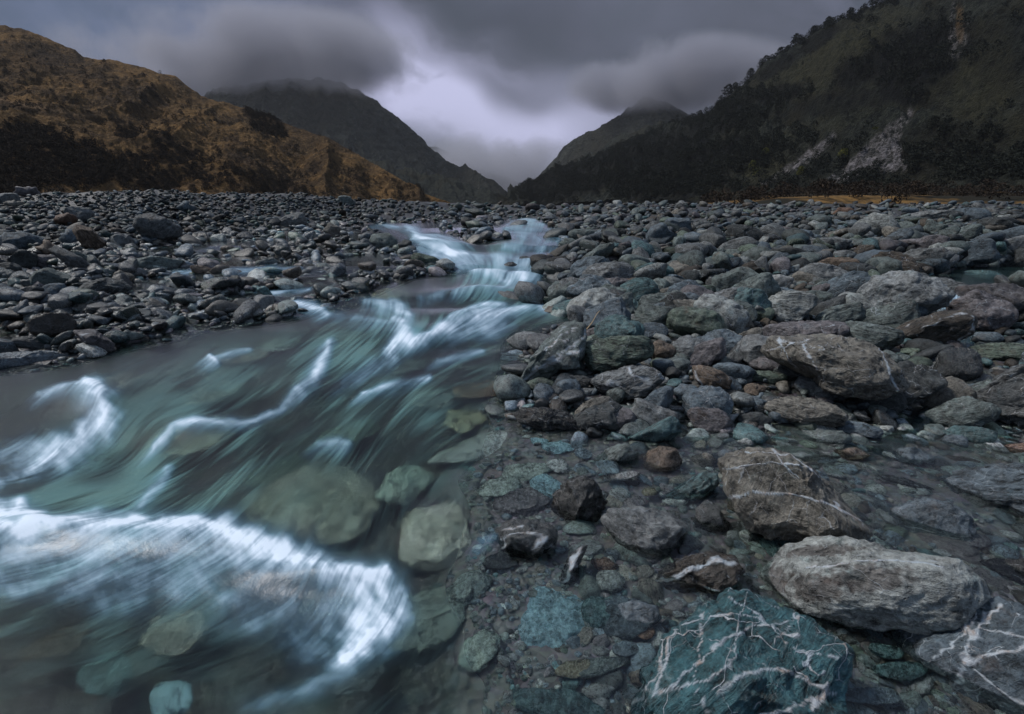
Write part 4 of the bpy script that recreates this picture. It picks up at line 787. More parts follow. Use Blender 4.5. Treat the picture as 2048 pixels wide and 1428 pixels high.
# the deep, fast middle carries most air; calmer film near the right shore
cen = np.exp(-(pdist(PX, PY, [(1050,440),(1040,520),(1000,580),(900,650),(760,730),(620,830),(420,930),(150,1080)])[0] / np.interp(PY, [430, 600, 900, 1400], [40, 130, 210, 200])) ** 2)
wisp = np.clip(.42 + .10 * L2 + .13 * L3 + .10 * L1 + .20 * L4 + .14 * big_, 0, 1)
milk = np.clip(soft * (.05 + .46 * cen) * np.clip(-.05 + 1.5 * wisp, 0, 1.2) + .38 * foamS * inch, 0, .88)
for s_ in stones:                       # a thin sheet of water over a boulder holds less air
    if s_.get('sunk') or s_['cx'] in (1110, 632.5): milk *= 1 - .55 * np.exp(-(((PX - s_['cx']) / (s_['w'] * .5)) ** 2 + ((PY - s_['cy']) / (s_['h'] * .5)) ** 2) ** 2)
calm = 1 - np.clip(inch * (.35 + cen), 0, 1)
mpx = wy / F * 1.0
humps = 0
for hx, hy, rx, ry, hh in [(635,1020,150,60,.07),(870,1070,80,50,.06),(300,1075,260,30,.035),(650,1145,150,26,.035),(60,1065,120,30,.05),(180,800,60,30,.05),(400,860,120,26,.035),(810,660,40,24,.04),(1010,552,80,7,.05),(880,495,60,8,.08),(960,585,120,8,.05),(940,632,110,12,.05),(620,790,60,26,.03),(1060,524,60,6,.06)]:
    humps = humps + hh * np.exp(-((PX - hx) / rx) ** 2 - ((PY - hy) / ry) ** 2)
for hx, hy, rx, ry, hh in [(560,1250,330,90,-.05),(250,930,150,60,-.04)]: humps = humps + hh * np.exp(-((PX - hx) / rx) ** 2 - ((PY - hy) / ry) ** 2)
act = inch * (.12 + .75 * cen + foamS)
WZg = W(wy) + humps * inch + mpx * act * (1.6 * L3 + .2 * L2 + 5.0 * L4) * .45 + mpx * .08 * L2 * (1 - inch) + mpx * 4.5 * gblur(foamS, 1, 1) * inch
gw = G(WX, wy); keep = (WZg > gw - .05)[:-1, :-1] & (wy < 60)[:-1, :-1]
keep &= ~((WX / wy > .02) & (wy > 3.7) & (chan > .25 * np.clip(wy / 5, 1, 4)))[:-1, :-1]
keep &= (prow > 434)[:-1, None]
V = np.stack([WX, wy, WZg], -1).reshape(-1, 3)
roughW = np.clip(.06 + .34 * np.clip(soft * (.8 + cen), 0, 1) + .3 * foamF, .02, .6)
q = grid_faces(nr, nc, keep)[:, ::-1]
V2, Q2, A2 = compact(V, q, dict(foam=('FLOAT', np.clip(foamF, 0, 1).ravel()), milk=('FLOAT', milk.ravel()), rgh=('FLOAT', roughW.ravel()), chan=('FLOAT', np.clip(soft * (.35 + cen), 0, 1).ravel()), streak=('FLOAT', (.45 + .10 * L1 + .10 * L2 + .13 * L3 + .16 * L4 + .10 * big_).ravel())))
def water_material():
    m, k, out = new_mat('river_water')
    foam_, milk_, rg, stk = k.attr('foam'), k.attr('milk'), k.attr('rgh'), k.attr('streak')
    geo = k.n.new('ShaderNodeNewGeometry').outputs['Position']
    rip = k.noise(k.vmath('MULTIPLY', geo, (1, 1, 0)), 16, 4, .6)
    bp = k.add('ShaderNodeBump', {'Height': rip, 'Strength': .12, 'Distance': .02})
    refr = k.add('ShaderNodeBsdfRefraction', {'Color': k.mix(k.attr('chan'), (.92, .99, .97), (.70, .86, .79)), 'Roughness': rg, 'IOR': 1.33, 'Normal': bp.outputs[0]})
    glo = k.add('ShaderNodeBsdfGlossy', {'Color': (.95, .95, 1, 1), 'Roughness': k.math('MULTIPLY', rg, .75), 'Normal': bp.outputs[0]})
    fr = k.add('ShaderNodeFresnel', {'IOR': 1.33, 'Normal': bp.outputs[0]})
    clear = k.add('ShaderNodeMixShader', {0: fr.outputs[0], 1: refr.outputs[0], 2: glo.outputs[0]})
    mc = k.mix(k.ramp(stk, .1, .9), (.002, .024, .021), (.18, .37, .36)); mc = k.mix(k.ramp(k.noise(geo, 2.2, 4), .4, .65), mc, k.vmath('MULTIPLY', mc, (1.08, .99, .92)))
    milky = k.add('ShaderNodeBsdfPrincipled', {'Base Color': mc, 'Roughness': .28, 'IOR': 1.33, 'Normal': bp.outputs[0]})
    fc = k.mix(foam_, (.13, .40, .62), (.78, .89, 1.0))
    fm = k.add('ShaderNodeBsdfPrincipled', {'Base Color': fc, 'Roughness': .7, 'Normal': bp.outputs[0]})
    a = k.add('ShaderNodeMixShader', {0: milk_, 1: clear.outputs[0], 2: milky.outputs[0]})
    b = k.add('ShaderNodeMixShader', {0: foam_, 1: a.outputs[0], 2: fm.outputs[0]}); k.l.new(b.outputs[0], out.inputs[0]); return m
M_WATER = water_material()
wo = mesh_np('river_water', V2, Q2, [M_WATER], A2); tag(wo, 'fast silky river water with streaks of white foam', kind='structure')

# creek ribbon and little fall on the right
def ribbon(name, line, z_of, wpx, foamv, label, n=90, m_=14):
    P = np.array(line, float); tt = np.linspace(0, len(P) - 1, n); cxs = np.interp(tt, np.arange(len(P)), P[:, 0]); cys = np.interp(tt, np.arange(len(P)), P[:, 1]); wd = np.interp(tt, np.linspace(0, len(P) - 1, len(wpx)), wpx)
    S_ = np.linspace(-1, 1, m_); pts = []; fo = []
    for i in range(n):
        T_ = hit_g([cxs[i]], [cys[i]])[0]; d_ = ray(cxs[i], cys[i]); c_ = np.array([0, 0, H]) + d_ * T_
        for s in S_:
            pts.append((c_[0] + s * wd[i] / F * T_, c_[1] + .03 * pnoise(np.array([s * 2, i * .2, 1.])), c_[2] + z_of(i / (n - 1)) - .02 * s * s)); fo.append(np.clip(foamv(i / (n - 1)) * (.5 + .9 * pnoise(np.array([s * 6, i * .06, 3.])) ), 0, 1))
    fo = np.array(fo)
    o = mesh_np(name, np.array(pts), grid_faces(n, m_)[:, ::-1], [M_WATER], dict(foam=('FLOAT', fo), milk=('FLOAT', np.clip(.04 + .5 * fo, 0, .8)), rgh=('FLOAT', np.full(len(fo), .12)), streak=('FLOAT', .3 + .5 * fo)))
    return tag(o, label, kind='structure')
ribbon('creek_water', CREEK, lambda s: .03, [70, 60, 26, 16, 20, 26, 26, 30, 36], lambda s: .02 + .95 * math.exp(-((s - .33) / .05) ** 2) + .35 * math.exp(-((s - .62) / .08) ** 2), 'small side creek running down between boulders')
# still pool and the little fall that spills out of it
c0, c1 = poolW.min(0) - .2, poolW.max(0) + .2; xs, ys = np.linspace(c0[0], c1[0], 90), np.linspace(c0[1], c1[1], 60); XP, YP = np.meshgrid(xs, ys)
kp = (sdist(XP, YP, poolW) < .12)[:-1, :-1]; Vp = np.stack([XP, YP, LIP + .003 * fb2(XP, YP, 5., 2)], -1).reshape(-1, 3); Vp, Qp, _a = compact(Vp, grid_faces(60, 90, kp), {})
npv = len(Vp); tag(mesh_np('pool_water', Vp, Qp, [M_WATER], dict(foam=('FLOAT', np.zeros(npv)), milk=('FLOAT', np.full(npv, .08)), rgh=('FLOAT', np.full(npv, .05)), streak=('FLOAT', np.full(npv, .5)), chan=('FLOAT', np.full(npv, .3)))), 'small dark pool above the little waterfall', kind='structure')
pts_, fo_ = [], []
for i in range(26):
    s_ = i / 25; py_ = 580 + 44 * s_; T_ = FALL_T * (.955 - .03 * min(1, s_ * 3) - .012 * s_)
    for j_ in range(24):
        u_ = j_ / 23 * 2 - 1; px_ = 1907 + u_ * (21 + 5 * s_); d_ = ray(px_, py_); p_ = np.array([0, 0, H]) + d_ * T_ * (1 + .008 * pnoise(np.array([u_ * 4, .3, 1.])) + .01 * u_ * u_)
        pts_.append(p_); fo_.append(np.clip((.35 + .9 * pnoise(np.array([u_ * 9, s_ * .8, 5.])) + .25 * s_) * (1 - u_ * u_ * .5), 0, 1))
fo_ = np.array(fo_); tag(mesh_np('waterfall', np.array(pts_), grid_faces(26, 24), [M_WATER], dict(foam=('FLOAT', fo_), milk=('FLOAT', np.full(len(fo_), .2)), rgh=('FLOAT', np.full(len(fo_), .2)), streak=('FLOAT', fo_), chan=('FLOAT', np.zeros(len(fo_))))), 'thin little waterfall spilling between the domed and the craggy boulder', kind='structure')

# ------------------------------------------------------------------ mountains
def smooth_interp(x, xp, fp): return np.interp(x, xp, fp)
def mountain(name, ridge, footD, footz, nu, nv, amp, seed, mat, label, back=.35, pw=1.15, attrs_fn=None, gully=1.0, serr=0.0, over=None):
    R = np.array(ridge, float); u = np.linspace(R[0, 0], R[-1, 0], nu); rpy = np.interp(u, R[:, 0], R[:, 1]); rD = np.interp(u, R[:, 0], R[:, 2])
    rpy = rpy + serr * fbm(np.stack([u / 22, np.zeros(nu) + seed, np.zeros(nu)], -1), 4)
    d = ray(u, rpy); hd = np.hypot(d[:, 0], d[:, 1]); k = rD / hd; RX, RY, RZ = d[:, 0] * k, d[:, 1] * k, H + d[:, 2] * k
    fD = np.interp(u, [p[0] for p in footD], [p[1] for p in footD]); az_ = np.stack([d[:, 0], d[:, 1]], -1) / hd[:, None]
    nb = int(nv * back); v = np.concatenate([np.linspace(0, 1, nv), 1 + np.linspace(0, 1, nb + 1)[1:]])
    vf = np.clip(v, 0, 1)[:, None]; vb = np.clip(v - 1, 0, 1)[:, None]
    D = fD[None] + (rD - fD)[None] * vf + vb * (rD - fD)[None] * .6
    Z = footz + (RZ - footz)[None] * vf ** pw - vb * (RZ - footz)[None] * .7
    X_ = az_[None, :, 0] * D; Y_ = az_[None, :, 1] * D
    sL = 1.0 / (rD.mean() * .12); env = np.sin(np.clip(vf, 0, 1) * np.pi) ** .6 * (vb == 0) + .15
    ridg = 1 - 2 * np.abs(fbm(np.stack([X_ * sL * 1.0 + .6 * Z * sL, Y_ * sL * .35 - Z * sL * .5, np.full_like(X_, seed)], -1), 4))
    fine = fbm(np.stack([X_ * sL * 7, Y_ * sL * 7, Z * sL * 7], -1), 4, .6)
    dz = amp * (gully * (ridg - .4) * env + .16 * fine * (.3 + env))
    Z = Z + dz
    P = np.stack([X_, Y_, Z], -1)
    at = attrs_fn(P, v) if attrs_fn else {}
    o = mesh_np(name, P.reshape(-1, 3), grid_faces(len(v), nu), [mat], at); return tag(o, label, kind='structure'), P
def blobs(px_, py_, L_, nz=.35, sc=.02):
    m = np.zeros_like(px_); n0 = fbm(np.stack([px_ * sc, py_ * sc * 1.6, np.zeros_like(px_)], -1), 4)
    for (bx, by, rx, ry, rot, s) in L_:
        c, s_ = math.cos(rot), math.sin(rot); ex = ((px_ - bx) * c + (py_ - by) * s_) / rx; ey = (-(px_ - bx) * s_ + (py_ - by) * c) / ry
        m = np.maximum(m, s * sstep(1.15, .65, np.hypot(ex, ey) + nz * n0))
    return m
# tussock hill on the left
def tussock_material():
    m, k, out = new_mat('tussock_slope'); geo = k.n.new('ShaderNodeNewGeometry').outputs['Position']
    scrub = k.attr('scrub'); n1 = k.noise(geo, .035, 6, .6); n2 = k.noise(geo, .35, 5, .7); n3 = k.noise(geo, .9, 3, .7)
    c = k.mix(k.ramp(n1, .38, .62), (.075, .047, .025), (.27, .155, .06)); c = k.mix(k.ramp(n2, .35, .65, 0, .5), c, (.085, .055, .032))
    c = k.mix(k.ramp(n3, .52, .68, 0, .55), c, (.38, .25, .11))
    dkm = k.math('ADD', scrub, k.ramp(k.noise(geo, .09, 7, .7), .52, .66, 0, .8), clamp=True); dkm = k.math('MULTIPLY', dkm, k.ramp(n3, .25, .55, .5, 1))
    c = k.mix(k.math('MULTIPLY', dkm, .75), c, (.030, .021, .016))
    trk = k.attr('track'); c = k.mix(k.math('MULTIPLY', trk, .6), c, (.26, .17, .10))
    bp = k.add('ShaderNodeBump', {'Height': k.math('ADD', n2, k.math('MULTIPLY', n3, .7)), 'Strength': 1.0, 'Distance': 3.5})
    p = k.add('ShaderNodeBsdfPrincipled', {'Base Color': c, 'Roughness': .95, 'Normal': bp.outputs[0], 'Specular IOR Level': .1}); k.l.new(p.outputs[0], out.inputs[0]); return m
def left_attr(P, v):
    px_, py_, _ = to_px(P)
    sc_ = blobs(px_, py_, nz=.9, sc=.035, L_=[(90,300,150,45,.25,.9),(250,340,150,34,.2,.8),(40,340,90,60,0,.9),(330,300,120,26,.45,.6),(60,120,150,45,.25,.7),(150,150,120,30,.3,.7),(530,245,45,22,.6,1),(270,170,40,25,.4,.6),(300,205,50,20,.5,.6),(480,310,60,22,.6,.7),(420,350,120,22,.2,.6),(640,340,60,14,.5,.6),(560,370,80,14,.1,.6)])
    d1, _ = pdist(px_, py_, [(-200,180),(0,198),(60,212),(150,228),(200,232)]); trk = sstep(3.5, 1.2, d1)
    dd, _ = pdist(px_, py_, [(-200,190),(0,206),(60,220),(150,236),(260,246)]); sc_ = np.maximum(sc_, sstep(8, 3, dd) * .8)
    return dict(scrub=('FLOAT', sc_.ravel()), track=('FLOAT', trk.ravel()))
M_TUS = tussock_material()
LEFTR = [(-1400, -60, 620), (-500, 20, 560), (0, 50, 520), (40, 54, 520), (80, 72, 515), (150, 100, 505), (165, 112, 500), (210, 120, 495), (290, 135, 480), (350, 155, 470), (400, 190, 455), (440, 205, 445), (520, 228, 430), (600, 255, 415), (650, 275, 405), (700, 300, 395), (760, 335, 380), (800, 362, 370), (850, 388, 362), (900, 402, 355)]
hill, HP = mountain('tussock_hill', LEFTR, [(-1400, 230), (0, 190), (500, 240), (900, 345)], 0.0, 1500, 420, 10, 2.2, M_TUS, 'golden brown tussock hillside with dark scrub on the left', attrs_fn=left_attr, serr=1.5)
# forested mountain on the right
def forest_material(name, c0, c1, scree=True, fs=1.0, bd=7.0):
    m, k, out = new_mat(name); geo = k.n.new('ShaderNodeNewGeometry').outputs['Position']
    n1 = k.noise(geo, .02 * fs, 6, .6); n2 = k.noise(geo, .16 * fs, 7, .7); n3 = k.noise(geo, .6 * fs, 4, .7)
    c = k.mix(k.ramp(n2, .35, .65), c0, c1); c = k.mix(k.ramp(n3, .55, .7, 0, .5), c, tuple(min(1, x * 2.6) for x in c1))
    c = k.mix(k.ramp(n1, .45, .65, 0, .6), c, (.030, .026, .014))
    if scree:
        g_ = k.attr('grassy'); c = k.mix(k.math('MULTIPLY', g_, k.ramp(n2, .3, .6, .35, 1)), c, k.mix(n3, (.034, .034, .020), (.072, .070, .042)))
        s_ = k.attr('dark'); c = k.mix(k.math('MULTIPLY', s_, .9), c, (.007, .008, .009))
        r_ = k.attr('scree'); rr = k.math('MULTIPLY', r_, k.ramp(k.noise(geo, .16, 6, .75), .42, .60, 0, 1)); c = k.mix(rr, c, k.mix(k.ramp(n3, .4, .6), (.13, .12, .125), (.30, .28, .29)))
        y_ = k.attr('gold'); c = k.mix(k.math('MULTIPLY', y_, k.ramp(n2, .35, .6, .2, 1)), c, (.19, .11, .04))
    bp = k.add('ShaderNodeBump', {'Height': k.math('ADD', n2, k.math('MULTIPLY', n3, .5)), 'Strength': 1.0, 'Distance': bd})
    p = k.add('ShaderNodeBsdfPrincipled', {'Base Color': c, 'Roughness': .95, 'Normal': bp.outputs[0], 'Specular IOR Level': .1}); k.l.new(p.outputs[0], out.inputs[0]); return m
def right_attr(P, v):
    px_, py_, _ = to_px(P)
    dark = blobs(px_, py_, [(1850,110,130,70,-.3,1),(1740,130,90,35,-.4,1),(1560,190,60,20,-.3,.9),(1700,200,160,25,-.15,.6),(1150,350,120,60,-.3,.8),(1330,330,150,80,0,.9),(1480,300,50,30,0,1),(1800,190,50,20,.3,1),(1440,240,100,30,-.5,.8),(1900,300,160,60,0,.5),(1560,130,60,16,-.6,.9),(1640,80,60,14,-.6,.9),(2000,100,60,80,0,.4)])
    grass = blobs(px_, py_, [(1680,110,150,50,-.5,.9),(1560,150,60,30,-.5,.8),(1960,150,70,110,.1,.7),(1620,180,60,20,-.4,.6),(1750,50,90,30,-.3,.6),(1650,250,140,20,-.3,.4),(2030,270,90,60,0,.4),(1530,340,60,22,-.3,.8),(1920,190,70,60,0,.5)])
    def pol(pts): return sstep(4, -4, sdist(px_, py_, pts) + 5 * fbm(np.stack([px_ / 18, py_ / 18, np.zeros_like(px_)], -1), 3))
    sc_ = np.maximum.reduce([pol([(1822,216),(1828,222),(1805,255),(1798,290),(1812,340),(1780,345),(1745,340),(1700,360),(1655,368),(1648,362),(1690,330),(1735,290),(1780,250)]), pol([(1665,265),(1672,272),(1650,305),(1610,330),(1560,355),(1530,370),(1525,365),(1580,330),(1620,300)]), .7 * pol([(1898,60),(1938,45),(1930,90),(1908,125),(1898,110)]), .5 * pol([(1905,0),(1912,0),(1908,40),(1902,40)])])
    globals()['MATT'] = sc_ * 1.2 + grass * .7
    gold = blobs(px_, py_, [(1920,45,10,40,0,.5)])
    return dict(dark=('FLOAT', (dark * (1 - np.clip(sc_, 0, 1))).ravel()), grassy=('FLOAT', grass.ravel()), scree=('FLOAT', np.clip(sc_, 0, 1).ravel()), gold=('FLOAT', gold.ravel()))
M_FOR = forest_material('dark_forest_slope', (.012, .015, .015), (.045, .050, .040))
RIGHTR = [(1015, 398, 900), (1040, 386, 900), (1100, 352, 880), (1200, 315, 850), (1290, 275, 800), (1340, 252, 760), (1380, 238, 730), (1430, 216, 700), (1455, 190, 690), (1480, 170, 680), (1530, 132, 670), (1600, 92, 655), (1640, 66, 650), (1700, 26, 640), (1760, 4, 635), (1800, -2, 630), (1900, -40, 620), (2048, -90, 600), (2600, -220, 560), (3400, -300, 540)]
mtn, MP = mountain('forested_mountain', RIGHTR, [(1015, 700), (1300, 420), (1700, 330), (2400, 260), (3400, 220)], 5.0, 1500, 420, 26, 5.7, M_FOR, 'dark forested mountainside with pale scree slides on the right', attrs_fn=right_attr, serr=5)
M_MID = forest_material('grey_rock_slope', (.012, .015, .013), (.060, .064, .054), False, .16, 30.0)
mountain('distant_peak', [(300, 250, 2000), (380, 205, 2000), (440, 176, 1950), (560, 160, 1900), (640, 158, 1900), (690, 172, 1880), (750, 205, 1850), (790, 235, 1800), (830, 268, 1750), (870, 303, 1700), (900, 330, 1650), (960, 348, 1600), (1000, 366, 1600), (1035, 392, 1600), (1060, 404, 1600)], [(300, 1000), (1060, 1400)], 0, 500, 260, 55, 1.9, M_MID, 'grey rocky peak with its top in low cloud left of the valley', serr=3)
mountain('distant_peak', [(1010, 404, 1900), (1060, 368, 1900), (1100, 325, 1850), (1130, 292, 1820), (1160, 274, 1800), (1200, 256, 1780), (1240, 232, 1750), (1290, 196, 1720), (1330, 206, 1700), (1400, 240, 1700), (1500, 280, 1700)], [(1010, 1500), (1500, 1200)], 0, 400, 220, 45, 8.3, M_MID, 'misty green-black peak right of the valley mouth', serr=2)
mountain('valley_ridge', [(1010, 402, 1300), (1060, 380, 1280), (1130, 340, 1250), (1200, 296, 1220), (1250, 268, 1200), (1320, 244, 1180), (1380, 250, 1150), (1500, 300, 1100)], [(1010, 1000), (1500, 900)], 0, 400, 200, 40, 12.3, M_FOR, 'dark forested spur running down to the valley mouth', attrs_fn=lambda P, v: {k_: ('FLOAT', np.full(P.shape[0] * P.shape[1], 0.0)) for k_ in ('dark', 'grassy', 'scree', 'gold')}, serr=6)
mountain('valley_ridge', [(700, 330, 1000), (760, 322, 980), (790, 335, 960), (850, 345, 950), (920, 366, 930), (980, 382, 900), (1020, 396, 880), (1040, 404, 880)], [(700, 600), (1040, 760)], 0, 360, 120, 16, 15.3, M_FOR, 'low black wooded ridge at the foot of the distant peak', attrs_fn=lambda P, v: {k_: ('FLOAT', np.full(P.shape[0] * P.shape[1], 0.0)) for k_ in ('dark', 'grassy', 'scree', 'gold')}, serr=9)
mountain('distant_peak', [(820, 300, 2900), (870, 292, 2900), (900, 306, 2900), (940, 330, 2900), (990, 350, 2900), (1040, 366, 2900), (1090, 345, 2900), (1150, 320, 2900)], [(820, 2200), (1150, 2200)], 0, 300, 120, 45, 21.1, M_MID, 'faint peak closing the valley far upstream', serr=2)
# river terrace and valley floor
def terrace_material():
    m, k, out = new_mat('terrace_grass'); geo = k.n.new('ShaderNodeNewGeometry').outputs['Position']
    v = k.vmath('MULTIPLY', geo, (.35, 1, 5)); n = k.noise(v, .05, 6, .65); n2 = k.noise(geo, .5, 4, .7)
    c = k.mix(k.ramp(n, .5, .6), (.020, .018, .012), (.20, .115, .04)); c = k.mix(k.ramp(n2, .4, .6, 0, .6), c, (.02, .018, .014))
    p = k.add('ShaderNodeBsdfPrincipled', {'Base Color': c, 'Roughness': .95, 'Specular IOR Level': .1}); k.l.new(p.outputs[0], out.inputs[0]); return m
a_ = np.linspace(-2.6, 2.9, 700); y_ = np.concatenate([np.linspace(100, 330, 120), np.geomspace(335, 4000, 50)]); A_, Y_ = np.meshgrid(a_, y_); X_ = A_ * Y_
side = sstep(.25, .6, A_); Z_ = .9 + side * (3.2 * sstep(125, 150, Y_ + 10 * fb2(X_, Y_, .03, 3)) + 2.6 * sstep(190, 215, Y_ + 12 * fb2(X_, Y_, .02, 3, 4.))) + .4 * fb2(X_, Y_, .08, 4) + np.clip((Y_ - 400) / 400, 0, 3) * .5
te = mesh_np('valley_floor', np.stack([X_, Y_, Z_], -1).reshape(-1, 3), grid_faces(len(y_), len(a_)), [terrace_material()]); tag(te, 'grassy river terraces and valley floor under the mountains', kind='structure')

# ------------------------------------------------------------------ trees and scrub
def leaf_material(name, a, b):
    m, k, out = new_mat(name); geo = k.n.new('ShaderNodeNewGeometry').outputs['Position']
    c = k.mix(k.ramp(k.noise(geo, .9, 3, .7), .35, .65), a, b); p = k.add('ShaderNodeBsdfPrincipled', {'Base Color': c, 'Roughness': .9, 'Specular IOR Level': .15}); k.l.new(p.outputs[0], out.inputs[0]); return m
M_LEAF = leaf_material('dark_leaves', (.008, .010, .009), (.022, .026, .019)); M_YEL = leaf_material('yellow_green_leaves', (.07, .075, .02), (.13, .13, .035)); M_SCR = leaf_material('brown_scrub_leaves', (.018, .014, .011), (.045, .032, .022))
m_, k__, o__ = new_mat('bark'); p__ = k__.add('ShaderNodeBsdfPrincipled', {'Base Color': (.03, .025, .02, 1), 'Roughness': .9}); k__.l.new(p__.outputs[0], o__.inputs[0]); M_BARK = m_
def crown_cloud(n, seed, hgt=1.0, rad=.42):
    r = np.random.default_rng(seed); th_ = r.uniform(0, 2 * np.pi, n); z = r.uniform(.18, 1, n); R = rad * np.sqrt(np.clip(1 - ((z - .45) / .56) ** 2, .02, 1)) * r.uniform(.35, 1.1, n) ** .7
    lob = 1 + .3 * np.sin(3 * th_ + seed) * np.sin(5 * z + seed); c = np.stack([R * lob * np.cos(th_), R * lob * np.sin(th_), z * hgt], -1)
    d1 = r.normal(size=(n, 3)); d2 = r.normal(size=(n, 3)); s = r.uniform(.05, .11, n)[:, None]
    d1 /= np.linalg.norm(d1, axis=1)[:, None]; d2 /= np.linalg.norm(d2, axis=1)[:, None]
    return np.stack([c - d1 * s, c + d1 * s, c + d2 * s * 1.1], 1)
def surf_pt(P, i, j): return P[i, j]
crowns = [crown_cloud(150, s) for s in range(6)]
def wood(name, pts, sizes, mat, label):
    Vs = []; r = np.random.default_rng(11)
    for p_, s_ in zip(pts, sizes):
        c = crowns[r.integers(0, 6)][:, :, :] ; a0 = r.uniform(0, 6.28); ca, sa = math.cos(a0), math.sin(a0)
        Vs.append(np.stack([c[..., 0] * ca - c[..., 1] * sa, c[..., 0] * sa + c[..., 1] * ca, c[..., 2] - .15], -1) * s_ + p_)
    V_ = np.concatenate(Vs).reshape(-1, 3); o = mesh_np(name, V_, np.arange(len(V_)).reshape(-1, 3), [mat], smooth=False); return tag(o, label, 'forest', kind='stuff')
r = np.random.default_rng(5)
pxM, pyM, _ = to_px(MP); wgt = blobs(pxM, pyM, [(1850,110,130,70,-.3,1),(1740,130,90,35,-.4,1),(1150,350,130,60,-.3,1),(1330,330,160,90,0,1),(1480,300,90,60,0,1),(1440,240,120,40,-.5,1),(1560,200,80,30,-.3,.8),(1800,190,50,20,.3,.8),(1600,330,300,60,0,.25),(1950,310,160,60,0,.5)]) + .015
wgt *= 1 - np.clip(MATT, 0, 1)
wgt[398:421] += .5 * ((pxM[398:421] > 1345) & (pxM[398:421] < 1795)); wgt[:6] = 0; wgt[421:] = 0; wgt *= (pxM < 2250) & (pxM > 1010) & (pyM > -60)
pr_ = (wgt / wgt.sum()).ravel(); ids = r.choice(len(pr_), 6500, p=pr_); pts = MP.reshape(-1, 3)[ids] + r.normal(0, 1.2, (6500, 3)) * (1, 1, .0)
wood('mountain_forest', pts, r.uniform(4, 8, 6500), M_LEAF, 'dark native forest clothing the right mountain')
pxH, pyH, _ = to_px(HP); wg = blobs(pxH, pyH, [(90,310,170,55,.25,1),(250,340,150,40,.2,.8),(40,340,90,60,0,1),(330,300,120,30,.45,.5),(530,245,45,22,.6,1),(420,350,200,30,.2,.4)]) + .01
wg[:4] = 0; wg[421:] = 0; wg *= (pxH > -200); pr_ = (wg / wg.sum()).ravel(); ids = r.choice(len(pr_), 3500, p=pr_); ids[2700:] = r.integers(150 * 1500, 330 * 1500, 800); pts = HP.reshape(-1, 3)[ids]
wood('hill_scrub', pts, r.uniform(1.2, 3.2, 3500), M_SCR, 'dark scrub covering the lower left hillside')
# terrace scrub
n = 380; aa = r.uniform(.35, 1.4, n); yy_ = r.uniform(135, 290, n); i_ = np.clip(np.searchsorted(y_, yy_), 0, len(y_) - 1); j_ = np.clip(np.searchsorted(a_, aa), 0, len(a_) - 1)
wood('terrace_scrub', np.stack([X_[i_, j_], Y_[i_, j_], Z_[i_, j_]], -1), r.uniform(2.0, 6.0, n), M_SCR, 'low dark scrub dotted over the grassy terrace')
# individual trees along the skyline and pale bushes on the slope
def tree_thing(name, pt, size, mat, label, cat, group, seed, hero=False):
    e = bpy.data.objects.new(name, None); C.objects.link(e); e.location = pt; tag(e, label, cat, group)
    c = crown_cloud(420, seed, 1.0, .40) * size; V_ = c.reshape(-1, 3); mesh_np('crown', V_, np.arange(len(V_)).reshape(-1, 3), [mat], smooth=False, parent=e)
    tt = np.linspace(0, 2 * np.pi, 7)[:-1]; zz = [-.15, .25, .6, .9]; rr = [.05, .035, .02, .006]
    V_ = np.array([(rr[i] * math.cos(t_) * size, rr[i] * math.sin(t_) * size, zz[i] * size) for i in range(4) for t_ in tt]); Fc = [[i * 6 + j, i * 6 + (j + 1) % 6, (i + 1) * 6 + (j + 1) % 6, (i + 1) * 6 + j] for i in range(3) for j in range(6)]
    mesh_np('trunk', V_, Fc, [M_BARK], parent=e)
def ridge_pt(P, px_, col_row=419):
    pr, _, _ = to_px(P[col_row]); j = int(np.argmin(abs(pr - px_))); return P[col_row, j]
where = ['lowest of the skyline trees, above the dark spur', 'skyline tree just above the lowest one', 'tall skyline tree where the ridge steepens', 'small skyline tree beside the tall one', 'skyline tree at the foot of the long steep edge', 'skyline tree a third of the way up the edge', 'skyline tree midway up the steep edge', 'broad skyline tree above the middle of the edge', 'skyline tree two thirds up the edge', 'skyline tree near the grassy shoulder', 'skyline tree under the summit', 'topmost skyline tree beside the summit']
for i_t, (px_, s_) in enumerate(zip((1345, 1400, 1455, 1470, 1500, 1530, 1560, 1590, 1625, 1655, 1700, 1745), (9, 7, 13, 7, 9, 9, 8, 10, 8, 9, 8, 8))):
    tree_thing('tree', ridge_pt(MP, px_), s_, M_LEAF, where[i_t], 'tree', 'trees on the right skyline', 60 + i_t)
def surf_at(P, px_, py_):
    a, b, _ = to_px(P[:420]); k = np.argmin((a - px_) ** 2 + (b - py_) ** 2); return P[:420].reshape(-1, 3)[k]
for i_t, (px_, py_, lb) in enumerate([(1530, 312, 'yellow-green bush highest of those left of the small scree'), (1505, 338, 'yellow-green bush left of the small scree foot'), (1512, 352, 'yellow-green bush lowest left of the small scree'), (1600, 352, 'yellow-green bush at the foot of the small scree'), (1685, 318, 'yellow-green bush between the two scree slides'), (1745, 275, 'yellow-green bush on the left margin of the large scree'), (1800, 265, 'yellow-green bush beside the top of the large scree'), (1815, 295, 'yellow-green bush right of the large scree')]):
    tree_thing('bush', surf_at(MP, px_, py_), 5.5, M_YEL, lb, 'bush', 'yellow-green bushes on the slope', 90 + i_t)

